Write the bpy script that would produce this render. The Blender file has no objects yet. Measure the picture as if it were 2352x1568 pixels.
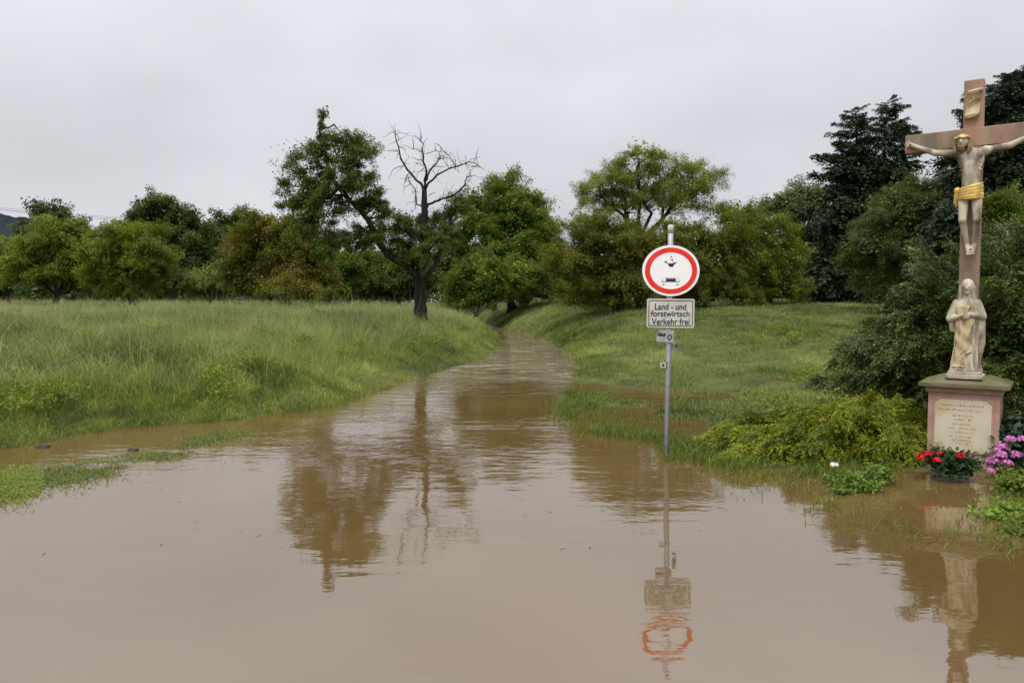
import bpy, math
import numpy as np
from mathutils import Vector, Matrix

SC = bpy.context.scene
C = SC.collection
R = math.radians

# ------------------------------------------------------------------ camera, sky, sun, exposure
FPX, HOR, CAMH = 1750.0, 700.0, 1.75          # focal length and horizon row on a 2352 x 1568 grid, eye height
PITCH = math.atan((784.0 - HOR) / FPX)
cd = bpy.data.cameras.new('camera')
cam = bpy.data.objects.new('camera', cd); C.objects.link(cam)
cd.sensor_width = 36.0; cd.lens = 36.0 * FPX / 2352.0; cd.clip_start = 0.1; cd.clip_end = 5000.0
cam.location = (0, 0, CAMH); cam.rotation_euler = (math.pi / 2 - PITCH, 0, 0)
SC.camera = cam
SUN_EL, SUN_AZ = R(58), R(205)                # azimuth measured from +Y clockwise: behind the camera
w = bpy.data.worlds.new('World'); SC.world = w; w.use_nodes = True
nt = w.node_tree; nt.nodes.clear()
def wn(t, **k):
    n = nt.nodes.new(t)
    for a, b in k.items(): setattr(n, a, b)
    return n
sky = wn('ShaderNodeTexSky', sky_type='NISHITA', sun_disc=False)
sky.sun_elevation = SUN_EL; sky.sun_rotation = SUN_AZ
tc = wn('ShaderNodeTexCoord'); sep = wn('ShaderNodeSeparateXYZ')
nt.links.new(tc.outputs['Generated'], sep.inputs[0])
mp = wn('ShaderNodeMapping'); mp.inputs['Scale'].default_value = (1.3, 1.3, 3.0)
nt.links.new(tc.outputs['Generated'], mp.inputs[0])
noi = wn('ShaderNodeTexNoise'); noi.inputs['Scale'].default_value = 2.1; noi.inputs['Detail'].default_value = 6.0
noi.inputs['Roughness'].default_value = 0.45
nt.links.new(mp.outputs[0], noi.inputs['Vector'])
zc = wn('ShaderNodeMath', operation='MAXIMUM'); zc.inputs[1].default_value = 0.0; nt.links.new(sep.outputs[2], zc.inputs[0])
z2 = wn('ShaderNodeMath', operation='MULTIPLY_ADD'); nt.links.new(zc.outputs[0], z2.inputs[0]); z2.inputs[1].default_value = 1.75; z2.inputs[2].default_value = 0.15
z3 = wn('ShaderNodeMath', operation='MULTIPLY_ADD'); nt.links.new(z2.outputs[0], z3.inputs[0]); nt.links.new(zc.outputs[0], z3.inputs[1]); z3.inputs[2].default_value = 1.0
grad = wn('ShaderNodeMath', operation='MULTIPLY'); nt.links.new(z3.outputs[0], grad.inputs[0]); grad.inputs[1].default_value = 4.6   # overcast: brighter to the zenith
cl = wn('ShaderNodeMapRange'); cl.inputs[1].default_value = 0.3; cl.inputs[2].default_value = 0.7
cl.inputs[3].default_value = 0.9; cl.inputs[4].default_value = 1.13
nt.links.new(noi.outputs[0], cl.inputs[0])
mul = wn('ShaderNodeMath', operation='MULTIPLY')
nt.links.new(grad.outputs[0], mul.inputs[0]); nt.links.new(cl.outputs[0], mul.inputs[1])
ccol = wn('ShaderNodeVectorMath', operation='SCALE'); ccol.inputs[0].default_value = (0.972, 0.985, 1.035)
nt.links.new(mul.outputs[0], ccol.inputs['Scale'])
mix = wn('ShaderNodeMix', data_type='RGBA'); mix.inputs[0].default_value = 0.95      # thick cloud over the clear sky
nt.links.new(sky.outputs[0], mix.inputs[6]); nt.links.new(ccol.outputs[0], mix.inputs[7])
bg = wn('ShaderNodeBackground'); bg.inputs['Strength'].default_value = 0.1
nt.links.new(mix.outputs[2], bg.inputs['Color'])
out = wn('ShaderNodeOutputWorld'); nt.links.new(bg.outputs[0], out.inputs[0])
sd_ = bpy.data.lights.new('sun', 'SUN'); sun = bpy.data.objects.new('sun', sd_); C.objects.link(sun)
sd_.energy = 1.5; sd_.angle = R(30); sd_.color = (1.0, 0.97, 0.92)
sdir = Vector((math.sin(SUN_AZ) * math.cos(SUN_EL), math.cos(SUN_AZ) * math.cos(SUN_EL), math.sin(SUN_EL)))
sun.rotation_euler = sdir.to_track_quat('Z', 'Y').to_euler(); sun.location = sdir * 50
vs = SC.view_settings; vs.view_transform = 'Standard'; vs.look = 'None'; vs.exposure = 0.5; vs.gamma = 1.0
vs.use_curve_mapping = False
SC.cycles.max_bounces = 6; SC.cycles.diffuse_bounces = 3; SC.cycles.glossy_bounces = 3; SC.cycles.transmission_bounces = 3
SC.cycles.caustics_reflective = False; SC.cycles.caustics_refractive = False

# ------------------------------------------------------------------ small maths
CP, SP_ = math.cos(PITCH), math.sin(PITCH)
def ray(u, v):
    a = (np.asarray(u, float) - 1176.0) / FPX; b = -(np.asarray(v, float) - 784.0) / FPX
    return np.stack([a, CP + b * SP_, -SP_ + b * CP], -1)
def at(u, v, D):
    d = ray(u, v); return np.array([0, 0, CAMH]) + d * (D / d[..., 1:2])
def atz(u, v, z=0.0):
    d = ray(u, v); return np.array([0, 0, CAMH]) + d * ((z - CAMH) / d[..., 2:3])
def unit(a): return a / np.maximum(np.linalg.norm(a, axis=-1, keepdims=True), 1e-9)
def rng(s): return np.random.default_rng(s)
_tab = rng(7).random((256, 256))
def vnoise(x, y):
    x = np.asarray(x, float); y = np.asarray(y, float)
    xi = np.floor(x).astype(int); yi = np.floor(y).astype(int); fx = x - xi; fy = y - yi
    fx = fx * fx * (3 - 2 * fx); fy = fy * fy * (3 - 2 * fy)
    g = lambda a, b: _tab[a & 255, b & 255]
    return (g(xi, yi) * (1 - fx) + g(xi + 1, yi) * fx) * (1 - fy) + (g(xi, yi + 1) * (1 - fx) + g(xi + 1, yi + 1) * fx) * fy
def fnoise(x, y, o=3):
    s = 0; a = 0.5; t = 0
    for i in range(o): s = s + a * vnoise(x * 2 ** i + 13.7 * i, y * 2 ** i - 7.3 * i); t += a; a *= 0.55
    return s / t

# ------------------------------------------------------------------ mesh helpers
def tag(o, label=None, cat=None, group=None, kind=None):
    if label: o['label'] = label
    if cat: o['category'] = cat
    if group: o['group'] = group
    if kind: o['kind'] = kind
    return o
def thing(name, label, cat, loc=(0, 0, 0), rotz=0.0, group=None):
    o = bpy.data.objects.new(name, None); C.objects.link(o); o.empty_display_size = 0.2
    o.location = tuple(float(c) for c in loc); o.rotation_euler = (0, 0, rotz)
    return tag(o, label, cat, group)
def link(name, me, m, parent=None, local=True):
    """link a mesh; local=False: its vertices are in world space and the parent is an Empty without rotation"""
    o = bpy.data.objects.new(name, me); C.objects.link(o)
    if m is not None and not me.materials: me.materials.append(m)
    if parent is not None:
        o.parent = parent
        if not local:
            r = parent
            off = Vector((0, 0, 0))
            while r is not None: off += r.location; r = r.parent
            o.location = -off
    return o
def quads(name, V, tone=None, tip=None):
    """V: (n,4,3) -> mesh of n separate quads"""
    n, q = V.shape[:2]; me = bpy.data.meshes.new(name)
    me.vertices.add(n * q); me.vertices.foreach_set('co', V.reshape(-1).astype(np.float32))
    me.loops.add(n * q); me.loops.foreach_set('vertex_index', np.arange(n * q, dtype=np.int32))
    me.polygons.add(n); me.polygons.foreach_set('loop_start', np.arange(0, n * q, q, dtype=np.int32))
    me.update(calc_edges=True)
    if tone is not None:
        a = me.attributes.new('tone', 'FLOAT', 'POINT'); a.data.foreach_set('value', np.repeat(tone, q).astype(np.float32))
    return me
class MB:
    def __init__(s): s.v = []; s.f = []
    def add(s, v, f):
        b = len(s.v); s.v += [tuple(float(c) for c in p) for p in v]; s.f += [tuple(i + b for i in q) for q in f]; return s
    def tube(s, pts, rad, n=7, cap=True):
        pts = np.asarray(pts, float); k = len(pts); rad = np.full(k, rad) if np.isscalar(rad) else np.asarray(rad, float)
        t = unit(np.gradient(pts, axis=0)); ref = np.array([0.31, 0.87, 0.37]); V = []
        for i in range(k):
            a = np.cross(t[i], ref); a /= np.linalg.norm(a); b = np.cross(t[i], a)
            for j in range(n):
                q = 2 * math.pi * j / n; V.append(pts[i] + rad[i] * (a * math.cos(q) + b * math.sin(q)))
        F = [(i * n + j, i * n + (j + 1) % n, (i + 1) * n + (j + 1) % n, (i + 1) * n + j) for i in range(k - 1) for j in range(n)]
        if cap: F += [tuple(range(n - 1, -1, -1)), tuple((k - 1) * n + j for j in range(n))]
        return s.add(V, F)
    def box(s, x0, x1, y0, y1, z0, z1, top=1.0):
        cx, cy = (x0 + x1) / 2, (y0 + y1) / 2
        V = [(x, y, z0) for x, y in ((x0, y0), (x1, y0), (x1, y1), (x0, y1))]
        V += [(cx + (x - cx) * top, cy + (y - cy) * top, z1) for x, y in ((x0, y0), (x1, y0), (x1, y1), (x0, y1))]
        return s.add(V, [(3, 2, 1, 0), (4, 5, 6, 7), (0, 1, 5, 4), (1, 2, 6, 5), (2, 3, 7, 6), (3, 0, 4, 7)])
    def prism(s, pts, y0, y1):
        """outline in local x-z, extruded from y0 (front) to y1"""
        n = len(pts); V = [(x, y0, z) for x, z in pts] + [(x, y1, z) for x, z in pts]
        return s.add(V, [tuple(range(n)), tuple(range(2 * n - 1, n - 1, -1))] + [(i, i + n, (i + 1) % n + n, (i + 1) % n) for i in range(n)])
    def ellipsoid(s, c, r, n=12, m=8, rot=None):
        V = []; c = np.asarray(c, float); r = np.full(3, r) if np.isscalar(r) else np.asarray(r, float)
        for i in range(1, m):
            th = math.pi * i / m
            for j in range(n):
                ph = 2 * math.pi * j / n; V.append((math.sin(th) * math.cos(ph), math.sin(th) * math.sin(ph), math.cos(th)))
        V += [(0, 0, 1), (0, 0, -1)]; V = np.array(V) * r
        if rot is not None: V = V @ np.array(rot).T
        F = [(i * n + j, (i + 1) * n + j, (i + 1) * n + (j + 1) % n, i * n + (j + 1) % n) for i in range(m - 2) for j in range(n)]
        T = (m - 1) * n
        F += [(T, j, (j + 1) % n) for j in range(n)] + [(T + 1, (m - 2) * n + (j + 1) % n, (m - 2) * n + j) for j in range(n)]
        return s.add(V + c, F)
    def capsule(s, p0, p1, r0, r1, n=12):
        p0 = np.asarray(p0, float); p1 = np.asarray(p1, float)
        s.ellipsoid(p0, r0, n, 8); s.ellipsoid(p1, r1, n, 8)
        return s.tube([p0, p0 + (p1 - p0) * .5, p1], [r0, (r0 + r1) / 2, r1], n)
    def mesh(s, name, smooth=False):
        me = bpy.data.meshes.new(name); me.from_pydata(s.v, [], s.f); me.update()
        if smooth: me.polygons.foreach_set('use_smooth', [True] * len(me.polygons))
        return me
    def build(s, name, m, parent=None, smooth=False, local=True, bevel=0):
        o = link(name, s.mesh(name, smooth), m, parent, local)
        if bevel:
            b = o.modifiers.new('bevel', 'BEVEL'); b.width = bevel; b.segments = 2; b.limit_method = 'ANGLE'
        return o
    def remesh(s, name, m, parent, voxel, smooth=4, disp=None):
        """closed overlapping shapes fused into one continuous surface"""
        o = bpy.data.objects.new(name, s.mesh(name)); C.objects.link(o)
        r = o.modifiers.new('r', 'REMESH'); r.mode = 'VOXEL'; r.voxel_size = voxel; r.use_smooth_shade = True
        k = o.modifiers.new('s', 'SMOOTH'); k.factor = 0.5; k.iterations = smooth
        dg = bpy.context.evaluated_depsgraph_get(); me = bpy.data.meshes.new_from_object(o.evaluated_get(dg))
        bpy.data.objects.remove(o); me.name = name
        return link(name, me, m, parent)

def diamonds(c, t, nrm, ln, wd, tri=False):
    b = unit(np.cross(nrm, t)); ln = ln[:, None]; wd = wd[:, None]
    if tri: return np.stack([c - t * ln * .45 - b * wd * .5, c - t * ln * .45 + b * wd * .5, c + t * ln * .6], 1)
    return np.stack([c - t * ln * .5, c + b * wd * .5 - nrm * ln * .06, c + t * ln * .5 - nrm * ln * .12, c - b * wd * .5 - nrm * ln * .06], 1)

# ------------------------------------------------------------------ materials
def mat(name):
    m = bpy.data.materials.new(name); m.use_nodes = True; t = m.node_tree; t.nodes.clear()
    o = t.nodes.new('ShaderNodeOutputMaterial')
    def N(k, **kw):
        n = t.nodes.new(k)
        for a, b in kw.items(): setattr(n, a, b)
        return n
    return m, t, o, N, t.links.new
def col4(c): return (c[0], c[1], c[2], 1.0)
def surf(name, c1, c2=None, scale=8.0, rough=0.7, metal=0.0, bump=0.0, spec=0.3, c3=None, scale3=1.5, lo3=.5, hi3=.65, detail=6, stretch=(1, 1, 1)):
    m, t, o, N, L = mat(name)
    p = N('ShaderNodeBsdfPrincipled'); p.inputs['Roughness'].default_value = rough; p.inputs['Metallic'].default_value = metal
    p.inputs['Specular IOR Level'].default_value = spec; p.inputs['Base Color'].default_value = col4(c1)
    tcn = N('ShaderNodeTexCoord'); mpn = N('ShaderNodeMapping'); mpn.inputs['Scale'].default_value = stretch
    L(tcn.outputs['Object'], mpn.inputs[0])
    nz = N('ShaderNodeTexNoise'); nz.inputs['Scale'].default_value = scale; nz.inputs['Detail'].default_value = detail
    L(mpn.outputs[0], nz.inputs['Vector'])
    if c2 is not None:
        r = N('ShaderNodeMapRange'); r.inputs[1].default_value = .35; r.inputs[2].default_value = .65; L(nz.outputs[0], r.inputs[0])
        mx = N('ShaderNodeMix', data_type='RGBA'); mx.inputs[6].default_value = col4(c1); mx.inputs[7].default_value = col4(c2)
        L(r.outputs[0], mx.inputs[0]); last = mx.outputs[2]
        if c3 is not None:
            n3 = N('ShaderNodeTexNoise'); n3.inputs['Scale'].default_value = scale3; n3.inputs['Detail'].default_value = 8
            L(mpn.outputs[0], n3.inputs['Vector'])
            r3 = N('ShaderNodeMapRange'); r3.inputs[1].default_value = lo3; r3.inputs[2].default_value = hi3; L(n3.outputs[0], r3.inputs[0])
            m3 = N('ShaderNodeMix', data_type='RGBA'); L(r3.outputs[0], m3.inputs[0]); L(last, m3.inputs[6]); m3.inputs[7].default_value = col4(c3)
            last = m3.outputs[2]
        L(last, p.inputs['Base Color'])
    if bump:
        b = N('ShaderNodeBump'); b.inputs['Strength'].default_value = 1.0; b.inputs['Distance'].default_value = bump
        L(nz.outputs[0], b.inputs['Height']); L(b.outputs[0], p.inputs['Normal'])
    L(p.outputs[0], o.inputs[0]); return m
def leafmat(name, dark, light, tl=0.28, accent=None, rough=.55):
    m, t, o, N, L = mat(name)
    a = N('ShaderNodeAttribute', attribute_name='tone')
    rp = N('ShaderNodeValToRGB'); e = rp.color_ramp.elements
    e[0].position = 0.0; e[0].color = col4(dark); e[1].position = 0.8 if accent else 1.0; e[1].color = col4(light)
    if accent: k = e.new(1.0); k.color = col4(accent)
    oi = N('ShaderNodeObjectInfo'); q1 = N('ShaderNodeMath', operation='MULTIPLY_ADD'); L(oi.outputs['Random'], q1.inputs[0]); q1.inputs[1].default_value = .44; q1.inputs[2].default_value = -.22
    q2 = N('ShaderNodeMath', operation='ADD'); L(q1.outputs[0], q2.inputs[0]); L(a.outputs['Fac'], q2.inputs[1]); L(q2.outputs[0], rp.inputs[0])
    p = N('ShaderNodeBsdfPrincipled'); p.inputs['Roughness'].default_value = rough; p.inputs['Specular IOR Level'].default_value = .25
    L(rp.outputs[0], p.inputs['Base Color'])
    tr = N('ShaderNodeBsdfTranslucent'); g = N('ShaderNodeMix', data_type='RGBA', blend_type='MULTIPLY'); g.inputs[0].default_value = 1
    L(rp.outputs[0], g.inputs[6]); g.inputs[7].default_value = (1.5, 1.55, .7, 1); L(g.outputs[2], tr.inputs[0])
    x = N('ShaderNodeMixShader'); x.inputs[0].default_value = tl; L(p.outputs[0], x.inputs[1]); L(tr.outputs[0], x.inputs[2])
    L(x.outputs[0], o.inputs[0]); return m

M = {}
M['bark'] = surf('bark', (.018, .014, .011), (.05, .041, .032), 9, .9, bump=.03, stretch=(1, 1, .25))
M['deadwood'] = surf('dead_wood', (.008, .006, .006), (.022, .017, .016), 7, .9, bump=.02, stretch=(1, 1, .3))
M['orchard'] = leafmat('orchard_leaf', (.058, .092, .010), (.26, .30, .032))
M['midgreen'] = leafmat('mid_green_leaf', (.044, .075, .010), (.20, .26, .03))
M['darkgreen'] = leafmat('dark_green_leaf', (.03, .056, .014), (.12, .165, .036))
M['russet'] = leafmat('russet_leaf', (.05, .052, .008), (.19, .175, .024), accent=(.22, .155, .03))
M['olive'] = leafmat('olive_leaf', (.055, .066, .009), (.22, .225, .03))
M['walnut'] = leafmat('walnut_leaf', (.085, .1, .014), (.28, .3, .055), tl=.35)
M['cherry'] = leafmat('cherry_leaf', (.03, .056, .010), (.155, .215, .034))
M['paleshrub'] = leafmat('pale_shrub_leaf', (.07, .1, .02), (.24, .28, .06))
M['fir'] = leafmat('fir_needle', (.013, .026, .012), (.052, .078, .032), tl=.08)
M['yew'] = leafmat('yew_needle', (.018, .036, .009), (.12, .165, .034), tl=.12, accent=(.26, .31, .08))
M['gold'] = leafmat('golden_juniper_needle', (.03, .06, .005), (.27, .29, .014), tl=.14, accent=(.46, .45, .022))
M['rose_leaf'] = leafmat('rose_leaf', (.06, .11, .015), (.24, .34, .045))
M['pot_leaf'] = leafmat('geranium_leaf', (.015, .04, .012), (.05, .1, .025))
M['rhodo_leaf'] = leafmat('rhododendron_leaf', (.012, .03, .016), (.045, .08, .04), tl=.1)
M['red'] = surf('red_petal', (.62, .006, .01), (.42, .004, .012), 30, .55)
M['pink'] = surf('pink_petal', (.48, .1, .36), (.62, .25, .52), 40, .6)
M['white'] = surf('white_petal', (.82, .8, .72), (.7, .68, .58), 30, .6)

# ------------------------------------------------------------------ terrain
WP = [(-900, 1160), (-200, 1066), (0, 1032), (280, 980), (530, 965), (760, 930), (900, 885), (1010, 850), (1110, 822), (1150, 792),
      (1142, 769), (1090, 750), (1035, 743), (1040, 739), (1105, 743), (1185, 760), (1265, 785), (1322, 822), (1332, 848), (1312, 880),
      (1288, 935), (1312, 975), (1420, 1000), (1530, 1012), (1600, 1045), (1700, 1075), (1880, 1088), (2060, 1082), (2352, 1090), (2800, 1110), (3600, 1130)]
WP = atz(*np.array(WP).T)[:, :2]
WP = np.vstack([WP, [[40, -30], [-40, -30]]])
def water_sd(x, y):
    """signed distance to the flooded lane: negative in the water"""
    x = np.asarray(x, float).ravel(); y = np.asarray(y, float).ravel()
    best = np.full(x.shape, 1e9); ins = np.zeros(x.shape, bool); n = len(WP)
    for i in range(n):
        ax, ay = WP[i]; bx, by = WP[(i + 1) % n]; dx, dy = bx - ax, by - ay
        t = np.clip(((x - ax) * dx + (y - ay) * dy) / (dx * dx + dy * dy + 1e-12), 0, 1)
        best = np.minimum(best, (x - ax - t * dx) ** 2 + (y - ay - t * dy) ** 2)
        c = (ay > y) != (by > y)
        ins ^= c & (x < dx * (y - ay) / (dy if dy else 1e-12) + ax)
    d = np.sqrt(best); return np.where(ins, -d, d)
CY = np.array([-30, 5, 10, 11, 17, 25, 34, 47, 68, 75, 90, 700]); CX = np.array([-1, -1, -1.5, -2, -.6, .4, .6, 0, -4, -6, -7, -10])
def sstep(a, b, x): t = np.clip((x - a) / (b - a), 0, 1); return t * t * (3 - 2 * t)
VERGE = atz(*np.array([(-500, 1215), (-200, 1160), (0, 1120), (110, 1098), (200, 1082), (330, 1052), (450, 1020), (560, 990)]).T)[:, :2]
def poly_d(P, x, y):
    best = np.full(np.shape(x), 1e9)
    for i in range(len(P) - 1):
        ax, ay = P[i]; dx, dy = P[i + 1] - P[i]
        t = np.clip(((x - ax) * dx + (y - ay) * dy) / (dx * dx + dy * dy), 0, 1)
        best = np.minimum(best, (x - ax - t * dx) ** 2 + (y - ay - t * dy) ** 2)
    return np.sqrt(best)
PUD = [(*atz(u, v)[:2], r, dp) for u, v, r, dp in [(1455, 945, .55, .12), (1560, 975, .5, .1), (1500, 905, .7, .12), (1640, 885, .8, .09), (1720, 895, .6, .08), (1400, 960, .4, .08), (1590, 1010, .4, .08)]]
def ground(x, y, d=None):
    shp = np.shape(x); x = np.asarray(x, float).ravel(); y = np.asarray(y, float).ravel()
    if d is None: d = water_sd(x, y)
    right = sstep(-.6, .6, x - np.interp(y, CY, CX))
    dp = np.maximum(d, 0)
    far = 30 * (1 - np.exp(-np.maximum(y - 12, 0) / 60.0)) * 0.043
    soft = 1 - np.exp(-dp / 2.2)
    lo = (.62 + .18 * sstep(13, 24, y)) * (1 - np.exp(-dp / 1.8)) + far * soft + (.22 * (fnoise(x * .35, y * .3) - .5) + .34 * (fnoise(x * .9 + 3, y * .7) - .5)) * np.minimum(dp, 1.5)
    A = .02 + .48 * sstep(22, 36, y)
    ro = A * (1 - np.exp(-dp / 1.6)) + (.043 * np.clip(y - 15, 0, 30) + .012 * np.clip(y - 44, 0, 60)) * soft + .02 * np.minimum(dp, 4) * sstep(12, 18, y)
    ro += .34 * (fnoise(x * .8 + 5, y * .8) - .47) * np.exp(-np.maximum(y - 14, 0) / 12.) * np.minimum(dp * 1.5, 1)
    ro += .22 * (fnoise(x * 1.1 + 15, y * .9 + 4) - .5) * sstep(13, 17, y) * np.minimum(dp, 1)
    ro += .09 * sstep(3.0, 4.0, x) * sstep(10.5, 8.5, y) * np.minimum(dp, 1)
    for (u_, v_, r_, dp_) in PUD: ro -= dp_ * np.exp(-(((x - u_) / r_) ** 2 + ((y - v_) / (r_ * 1.2)) ** 2))
    z = lo * (1 - right) + ro * right
    z = np.where(d < 0, -np.minimum(.35, -d * .35), z)
    ve = poly_d(VERGE, x, y); z = np.where(d < 0, np.maximum(z, -.03 - .25 * np.maximum(ve - .25, 0)), z)
    return z.reshape(shp)
def gz(x, y): return float(ground(np.array([x]), np.array([y]))[0])

ys = np.concatenate([np.linspace(-30, 5, 18), np.arange(5.3, 16, .22), np.arange(16, 40, .45), np.arange(40, 90, 1.2), np.geomspace(92, 1500, 26)])
xs = np.concatenate([-np.geomspace(1500, 16, 24), np.arange(-15.5, 12, .28), np.geomspace(12.2, 1500, 26)])
X, Y = np.meshgrid(xs, ys); Z = ground(X, Y)
nx, ny = len(xs), len(ys); idx = np.arange(nx * ny).reshape(ny, nx)
Fq = np.stack([idx[:-1, :-1], idx[:-1, 1:], idx[1:, 1:], idx[1:, :-1]], -1).reshape(-1, 4)
me = bpy.data.meshes.new('ground'); me.from_pydata(np.stack([X, Y, Z], -1).reshape(-1, 3).tolist(), [], Fq.tolist()); me.update()
me.polygons.foreach_set('use_smooth', [True] * len(me.polygons))
M['ground'] = surf('meadow_soil', (.07, .085, .025), (.11, .125, .04), 3.0, .95, bump=.05, c3=(.06, .048, .028), scale3=.9, spec=.1)
tag(link('ground', me, M['ground']), kind='structure')

# ------------------------------------------------------------------ flood water
m, t, o, N, L = mat('muddy_water')
p = N('ShaderNodeBsdfPrincipled'); p.inputs['Roughness'].default_value = .03; p.inputs['IOR'].default_value = 1.9
p.inputs['Specular IOR Level'].default_value = 1.0
geo = N('ShaderNodeNewGeometry'); sp = N('ShaderNodeSeparateXYZ'); L(geo.outputs['Position'], sp.inputs[0])
def noise(scale, det, stretch):
    mp_ = N('ShaderNodeMapping'); mp_.inputs['Scale'].default_value = stretch; L(geo.outputs['Position'], mp_.inputs[0])
    n = N('ShaderNodeTexNoise'); n.inputs['Scale'].default_value = scale; n.inputs['Detail'].default_value = det; L(mp_.outputs[0], n.inputs['Vector'])
    return n
def mapr(src, a, b, c, d):
    r = N('ShaderNodeMapRange', interpolation_type='SMOOTHSTEP'); r.inputs[1].default_value = a; r.inputs[2].default_value = b
    r.inputs[3].default_value = c; r.inputs[4].default_value = d; L(src, r.inputs[0]); return r.outputs[0]
def mth(op, a, b):
    n = N('ShaderNodeMath', operation=op)
    for i, q in enumerate((a, b)):
        if isinstance(q, (int, float)): n.inputs[i].default_value = q
        else: L(q, n.inputs[i])
    return n.outputs[0]
mud = noise(.35, 5, (1, 1, 1)); mc = N('ShaderNodeMix', data_type='RGBA'); L(mapr(mud.outputs[0], .35, .65, 0, 1), mc.inputs[0])
mc.inputs[6].default_value = (.118, .070, .025, 1); mc.inputs[7].default_value = (.146, .09, .036, 1)
nf = noise(2.6, 4, (.45, 1.3, 1)); fo = N('ShaderNodeMix', data_type='RGBA'); foam_glint = mth('MULTIPLY', mapr(nf.outputs[0], .57, .65, 0, .85), mapr(sp.outputs[1], 14, 22, 0, 1))  # white water streaks, with sky glints on the waves painted into the colour
L(foam_glint, fo.inputs[0]); L(mc.outputs[2], fo.inputs[6]); fo.inputs[7].default_value = (.42, .38, .33, 1); L(fo.outputs[2], p.inputs['Base Color'])
n1 = noise(2.2, 3, (.7, 1.3, 1)); n2 = noise(7.0, 3, (.8, 1.2, 1)); n3 = noise(.3, 2, (1, 1.4, 1)); n4 = noise(1.4, 4, (.55, 1.5, 1))
amp = mth('ADD', mapr(sp.outputs[1], 4.5, 12.0, 0.0009, .0065), mapr(sp.outputs[1], 14, 24, 0, .04))
amp = mth('MULTIPLY', amp, mapr(n3.outputs[0], .35, .65, .55, 1.5))
hgt = mth('ADD', mth('MULTIPLY', n1.outputs[0], 1.6), mth('MULTIPLY', n2.outputs[0], .7))
hgt = mth('ADD', mth('MULTIPLY', hgt, amp), mth('MULTIPLY', n4.outputs[0], mth('ADD', mapr(sp.outputs[1], 15, 24, 0, .11), .004)))
L(mapr(sp.outputs[1], 8, 17, 1.0, .3), p.inputs['Specular IOR Level'])       # broken flowing water mirrors less than the still pool
b = N('ShaderNodeBump'); b.inputs['Distance'].default_value = 1.0; b.inputs['Strength'].default_value = 1.0
L(hgt, b.inputs['Height']); L(b.outputs[0], p.inputs['Normal']); L(p.outputs[0], o.inputs[0])
M['water'] = m
mb = MB(); mb.add([(-90, -60, 0), (90, -60, 0), (90, 110, 0), (-90, 110, 0)], [(0, 1, 2, 3)])
tag(mb.build('flood_water', M['water']), kind='structure')

# ------------------------------------------------------------------ distant wooded hill
g = rng(3); hx = np.linspace(-420, -60, 120); hv = []; hf = []
top = np.interp(hx, [-420, -300, -255, -200, -150, -60], [46, 50, 46, 30, 14, 2]) + 2.2 * (fnoise(hx * .12, hx * 0) - .5) * 4
for i, x in enumerate(hx):
    hv += [(x, 360, -2), (x, 375, top[i] * .62 + 2 * fnoise(x * .2, 3.)), (x, 400, top[i] + 2), (x, 460, top[i] * .9), (x, 520, -2)]
for i in range(len(hx) - 1):
    for j in range(4): hf.append((i * 5 + j, (i + 1) * 5 + j, (i + 1) * 5 + j + 1, i * 5 + j + 1))
M['hill'] = surf('far_wood', (.02, .030, .036), (.03, .042, .046), .12, .95, bump=3.0, spec=.05)
tag(MB().add(hv, hf).build('hill', M['hill'], smooth=False), kind='structure')

# ------------------------------------------------------------------ meadow grass
m, t, o, N, L = mat('meadow_grass')
a = N('ShaderNodeAttribute', attribute_name='tone'); a2 = N('ShaderNodeAttribute', attribute_name='tip')
rp = N('ShaderNodeValToRGB'); e = rp.color_ramp.elements
e[0].position = 0; e[0].color = (.06, .105, .009, 1); e[1].position = 1; e[1].color = (.39, .42, .11, 1)
k = e.new(.5); k.color = (.2, .265, .04, 1)
L(a.outputs['Fac'], rp.inputs[0])
mx = N('ShaderNodeMix', data_type='RGBA'); L(a2.outputs['Fac'], mx.inputs[0]); L(rp.outputs[0], mx.inputs[6]); mx.inputs[7].default_value = (.48, .44, .28, 1)
p = N('ShaderNodeBsdfPrincipled'); p.inputs['Roughness'].default_value = .6; p.inputs['Specular IOR Level'].default_value = .25; L(mx.outputs[2], p.inputs['Base Color'])
tr = N('ShaderNodeBsdfTranslucent'); L(mx.outputs[2], tr.inputs[0]); xs_ = N('ShaderNodeMixShader'); xs_.inputs[0].default_value = .3
L(p.outputs[0], xs_.inputs[1]); L(tr.outputs[0], xs_.inputs[2]); L(xs_.outputs[0], o.inputs[0]); M['grass'] = m
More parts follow.
